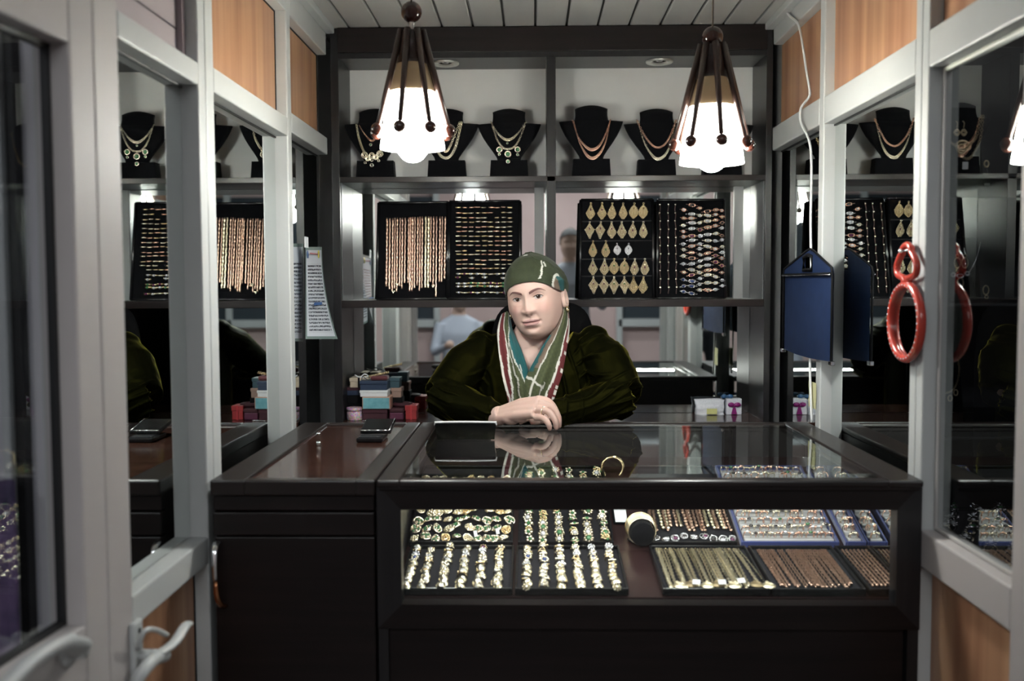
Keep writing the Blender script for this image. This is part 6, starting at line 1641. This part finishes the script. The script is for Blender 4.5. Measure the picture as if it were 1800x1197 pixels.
# --- headscarf
OLIVE, OLIVE2 = (.017, .0225, .010), (.033, .042, .018)
WHT, REDC, TEALC, BEI = (.46, .45, .41), (.085, .012, .014), (.006, .062, .066), (.125, .088, .064)
def wav(x, y, z=0): return noise.noise(V3(x, y, z))
sv, scl_ = MB(), []
NU, NV = 200, 90
def cap_line(a):      # lower edge of the cap by angle (0 = front)
    t = abs(a) / PI
    return interp([(0, .0500), (.10, .0475), (.20, .0400), (.28, .0300), (.36, .0170), (.44, .0090), (.52, .0040), (.60, -.008), (.68, -.055), (.8, -.085), (1, -.095)], t)
for j in range(NV):
    for i in range(NU):
        a = -PI + 2 * PI * i / NU; v = j / (NV - 1)
        z0 = cap_line(a); z = z0 + (.1168 - z0) * (1 - (1 - v) ** 1.6)
        p = head_pt(a, max(-.118, min(.1165, z)))
        if math.cos(a) > 0: p.y += feat(p.x, p.z) * min(1, math.cos(a) * 1.6) ** .8
        c3 = V3(0, 0, .0)
        outw = V3(p.x / .077 ** 2, p.y / .095 ** 2, max(0, p.z) / .115 ** 2); outw.normalize()
        th = .0045 + .0035 * min(1, v * 6)
        back = max(0, -math.cos(a)); 
        th += .020 * back * g1(z - .02, .05)
        th += .007 * g1(a - 1.9, .7) * g1(z - .035, .05)
        th += .0014 * ridge((z * 26 + a * 1.1 + wav(a * 2, z * 20) * .5)) * min(1, abs(a) / 1.2)
        top_ = .006 * max(0, (z - .06) / .057)
        sv.v.append(p + outw * th + V3(0, .010 * max(0, v - .6), top_))
        fan = .5 + .5 * math.sin((math.atan2(z - .100, (a + .05) * .09)) * 46) * math.sin(math.hypot(z - .100, a * .09) * 900)
        col = mixc(OLIVE, OLIVE2, .30 * fan + .35 * wav(a * 9, z * 60) + .15)
        # white piping, beige and teal patch over the ear, lines
        if a > 0:
            patch = math.hypot((a - 1.33) / .30, (z - .022) / .030)
            if patch < 1: col = BEI if (a + (z - .02) * 4) < 1.36 else TEALC
            if abs(patch - 1) < .13 and (a < 1.45): col = WHT
            l1 = abs((a - .62) - (z - .060) * 9 - .10 * wav(z * 60, 1)) ; 
            if .052 < z < .094 and l1 < .045 * (1 + .8 * wav(z * 110, 4)): col = WHT
            l2 = abs((a - 1.0) - (z - .085) * 4)
            if .078 < z < .090 and l2 < .05: col = WHT
        else:
            if abs(a + 1.22 + .08 * wav(z * 40, 9)) < .045 and z < .075: col = WHT
        if abs(a + .1) < .25 and abs(z - .1125) < .0013: col = WHT
        scl_.append(col)
for j in range(NV - 1):
    for i in range(NU):
        i2 = (i + 1) % NU; sv.f.append((j * NU + i, j * NU + i2, (j + 1) * NU + i2, (j + 1) * NU + i)); sv.m.append(0); sv.sm.append(True)
sv.xform(HM)
SCARFM = attr_mat('printed_scarf_silk', .7, spec=.2, Sheen_Weight=.1)
hs = part('headscarf', sv, SCARFM, woman, colors=scl_)
sm_ = hs.modifiers.new('thick', 'SOLIDIFY'); sm_.thickness = .0025; sm_.offset = -1

# nape part of the scarf running from the cap down around the neck
nv_, nc_ = MB(), []
def nape(u, v):
    a = (.40 + .28 * 0 + 1.20 * u) * PI          # from viewer right ear round the back to the left ear (angle from front, clockwise)
    ang = PI * (.57 + .86 * u)
    top_ = HM @ V3(.086 * math.sin(ang), .012 - .098 * math.cos(ang), -.035 - .045 * max(0, -math.cos(ang)))
    bot = V3(.012 + .100 * math.sin(ang), 3.035 - .085 * math.cos(ang), 1.150)
    q = top_.lerp(bot, v); pinch = .012 * math.sin(PI * v)
    c = V3(.012, 3.01, q.z)
    r = (q - c); r.z = 0
    return q - r.normalized() * pinch + r.normalized() * .003 * math.sin(u * 60 + v * 4)
NU2, NV2 = 110, 26
nv_.grid(nape, NU2, NV2)
for j in range(NV2):
    for i in range(NU2):
        u, v = i / (NU2 - 1), j / (NV2 - 1)
        col = mixc(OLIVE, OLIVE2, .4 + .4 * wav(u * 30, v * 12))
        if abs(u - .08 - .03 * wav(v * 8, 2)) < .012 or abs(u - .93 - .02 * wav(v * 8, 5)) < .012: col = WHT
        elif u < .05 or u > .96: col = REDC
        nc_.append(col)
part('scarf_nape', nv_, SCARFM, woman, colors=nc_)

def tail(name, path, widths, colfn, seed, lift):
    # path: points down the front; width across (x direction), draped with soft lengthwise folds
    n = 150; m = 44
    cp_ = smooth_path(path, n); cl_ = []; mb = MB(); vs = []
    for j in range(n):
        t = j / (n - 1); w = interp([(k / (len(widths) - 1), ww) for k, ww in enumerate(widths)], t)
        d = (cp_[min(j + 1, n - 1)] - cp_[max(j - 1, 0)]).normalized()
        acr = V3(1, .0, 0) - d * d.x; acr.normalize()
        nn = acr.cross(d); nn = nn if nn.y < 0 else -nn; nn.normalize()
        for i in range(m):
            u = i / (m - 1)
            fold = .0065 * math.sin(u * 9 + seed + t * 2.0) + .003 * math.sin(u * 19 + t * 3 + seed)
            crown = .016 * (1 - (2 * u - 1) ** 2) - .006
            vs.append(cp_[j] + acr * (u - .5) * w + nn * (fold * (.5 + .5 * t) + crown + lift))
            cl_.append(colfn(u, t))
    mb.v = [tuple(v) for v in vs]
    for j in range(n - 1):
        for i in range(m - 1): mb.f.append((j * m + i, j * m + i + 1, (j + 1) * m + i + 1, (j + 1) * m + i)); mb.m.append(0); mb.sm.append(True)
    o = part(name, mb, SCARFM, woman, colors=cl_)
    s_ = o.modifiers.new('thick', 'SOLIDIFY'); s_.thickness = .002; s_.offset = -1
def cells(u, t, k): return .5 + .5 * math.sin(u * 40 * k + 2 * wav(u * 6, t * 20)) * math.sin(t * 150 * k)
def wline(u, t, c, w, f, ph): return abs(u - c - .075 * wav(t * f * .8, ph) - .012 * wav(t * f * 2.5, ph + 7)) < w * (1 + .6 * wav(t * 16, ph + 3))
def col_r(u, t):     # viewer's right tail: u 0 inner edge, 1 outer edge
    col = mixc(OLIVE2, (.062, .072, .028), .55 * cells(u, t, 1) + .1)
    if t < .62 and u < .50 - .30 * t: col = mixc(BEI, (.15, .11, .085), wav(u * 9, t * 16))
    if u < .14 + .05 * wav(t * 22, 2) and .30 < t < .66: col = TEALC
    if u > .80 - .10 * (t - .5): col = REDC
    if wline(u, t, .50 - .32 * t if t < .7 else .28, .030, 9, 1): col = WHT
    if wline(u, t, .80 - .10 * (t - .5), .030, 7, 4): col = WHT
    if t > .72 and wline(u, t, .55, .022, 11, 12): col = WHT
    if t > .55 and abs(t - .75 - .12 * (u - .3) - .02 * wav(u * 8, 3)) < .012 and u < .55: col = WHT
    if u > .93 and abs(wav(t * 7, 30)) < .12: col = WHT
    return col
def col_l(u, t):     # viewer's left tail: u 0 outer edge, 1 inner edge
    col = mixc(OLIVE2, (.062, .072, .028), .55 * cells(u, t, 1) + .1)
    if u < .42 - .42 * max(0, t - .35): col = REDC
    if t < .72 and u > .78 - .22 * g1(t - .42, .22): col = mixc(TEALC, (.010, .09, .094), wav(u * 20, t * 9))
    if wline(u, t, .42 - .42 * max(0, t - .35), .035, 8, 21): col = WHT
    if u < .12 and wline(u, t, .05, .05, 5, 25): col = WHT
    if t < .72 and wline(u, t, .78 - .22 * g1(t - .42, .22), .020, 9, 33): col = WHT
    if t > .35 and wline(u, t, .50, .022, 10, 41): col = WHT
    if t > .55 and wline(u, t, .74, .022, 9, 47): col = WHT
    return col
tail('scarf_tail', [P(889, 553, 3.00), P(888, 580, 2.95), P(896, 615, 2.895), P(905, 655, 2.865), P(914, 690, 2.845), P(917, 716, 2.832)], [.022, .045, .066, .078, .078, .070], col_l, 1.0, .0)
tail('scarf_tail', [P(992, 545, 2.99), P(988, 575, 2.945), P(975, 610, 2.893), P(961, 650, 2.855), P(948, 685, 2.835), P(941, 714, 2.822)], [.022, .042, .070, .092, .098, .092], col_r, 2.6, .003)
# ---------------------------------------------------------------- passers-by in the corridor, seen only in the mirrors
def passer(loc, facing, label, seated, hair, shirt, trouser, cam_hands=False):
    x, y = loc; c = Matrix.Translation((x, y, 0)) @ Matrix.Rotation(facing, 4, 'Z')
    hz = .46 if seated else .90
    T = lambda *a: c @ V3(*a)
    t = thing('person', (x, y, 0), label, 'person')
    sh_z, hd_z = hz + .50, hz + .70
    knees = [(-.10, -.42, .46), (.10, -.42, .46)] if seated else [(-.10, -.02, .48), (.10, -.02, .48)]
    feet = [(-.10, -.42, .05), (.10, -.42, .05)] if seated else [(-.11, .0, .05), (.11, .0, .05)]
    ch_ = [('sec', [(T(0, 0, hz), .165, .115), (T(0, 0, hz + .2), .15, .105), (T(0, 0, hz + .38), .18, .115), (T(0, .005, sh_z), .17, .08), (T(0, 0, sh_z + .05), .07, .06), (T(0, -.005, sh_z + .12), .052, .055)])]
    hands = [(-.16, -.30, hz + .30), (.16, -.30, hz + .30)] if not cam_hands else [(-.06, -.18, hd_z - .02), (.07, -.18, hd_z - .04)]
    for k, s in ((0, -1), (1, 1)):
        el = (s * .25, -.06, hz + .22); 
        ch_.append(('tube', [T(s * .17, 0, sh_z - .03), T(*el)], [.055, .043])); ch_.append(('tube', [T(*el), T(*hands[k])], [.042, .030])); ch_.append(('ball', T(*hands[k]), .042))
        ch_.append(('tube', [T(s * .09, -.02, hz + .02), T(*knees[k]), T(*feet[k])], [.088, .065, .045])); ch_.append(('ball', T(feet[k][0], feet[k][1] - .05, .045), .055, (1, 1.8, .8)))
    me_ = loft_obj(ch_, .016, 3); v1, f1 = mesh_data(me_)
    mb = MB(); mb.add(v1, f1, 0, True); cc = []
    for p in v1:
        q = c.inverted() @ p
        near = min((q - V3(*h)).length for h in hands)
        cc.append((.50, .34, .27) if near < .055 or q.z > sh_z + .055 else shirt if q.z > hz + .03 and not (seated and q.y < -.14 and q.z < hz + .12) else (.012, .011, .012) if q.z < .10 else trouser)
    hv2 = [V3(0, -.01, hd_z) + head_pt(angs[i], zs[j]) * .98 for j in range(0, NZ, 10) for i in range(0, NA, 10)]
    na, nz = len(range(0, NA, 10)), len(range(0, NZ, 10))
    mb.add([c @ v for v in hv2], [(j * na + i, j * na + (i + 1) % na, (j + 1) * na + (i + 1) % na, (j + 1) * na + i) for j in range(nz - 1) for i in range(na)], 0, True)
    cc += [(.50, .34, .27)] * len(hv2)
    part('body', mb, attr_mat('passer_surface', .7), t, colors=cc)
    hr = MB()
    def hf_(u, v):
        a = -PI + 2 * PI * u; z0 = interp([(0, .062), (.35, .045), (.45, .0), (1, -.06)], abs(a) / PI); z = z0 + (.1165 - z0) * v
        p = head_pt(a, z); return c @ (V3(p.x * 1.07, p.y * 1.05 - .01, hd_z + p.z * 1.04 + .004))
    part('hair', hr.grid(hf_, 36, 12, 0, True), mat('hair_dark', (.012, .009, .008), .6), t)
    if cam_hands:
        q = T(0, -.20, hd_z - .02)
        k_ = solo('photo_camera', MB().box(q.x - .065, q.x + .065, q.y - .03, q.y + .03, q.z - .045, q.z + .045, bev=.008).lathe([(.033, -.03), (.036, -.08)], (q.x, q.y, q.z), 20, axis='y'), BLACK_PL, 'black camera held up by the person opposite the woman', 'camera', kind='thing')
    return t
st = thing('stool', (-.66, -2.0, 0), 'small wooden stool in the corridor under the seated man', 'stool')
part('seat', MB().lathe([(0, .36), (.17, .36), (.175, .375), (.17, .39), (0, .39)], (-.66, -2.0, 0), 24), LAMPWOOD, st)
for k in range(4):
    a = PI / 4 + k * PI / 2; part('leg', MB().tube([(-.66 + .12 * math.cos(a), -2.0 + .12 * math.sin(a), .36), (-.66 + .16 * math.cos(a), -2.0 + .16 * math.sin(a), 0)], .016, 8), LAMPWOOD, st)
passer((.30, -.75), PI, 'standing man in a pale grey shirt in the corridor, reflected in mirrors', False, None, (.34, .36, .40), (.03, .035, .045))
passer((-.66, -2.0), PI * .9, 'seated man in a light shirt in the corridor, reflected in mirrors', True, None, (.42, .45, .52), (.05, .05, .06))
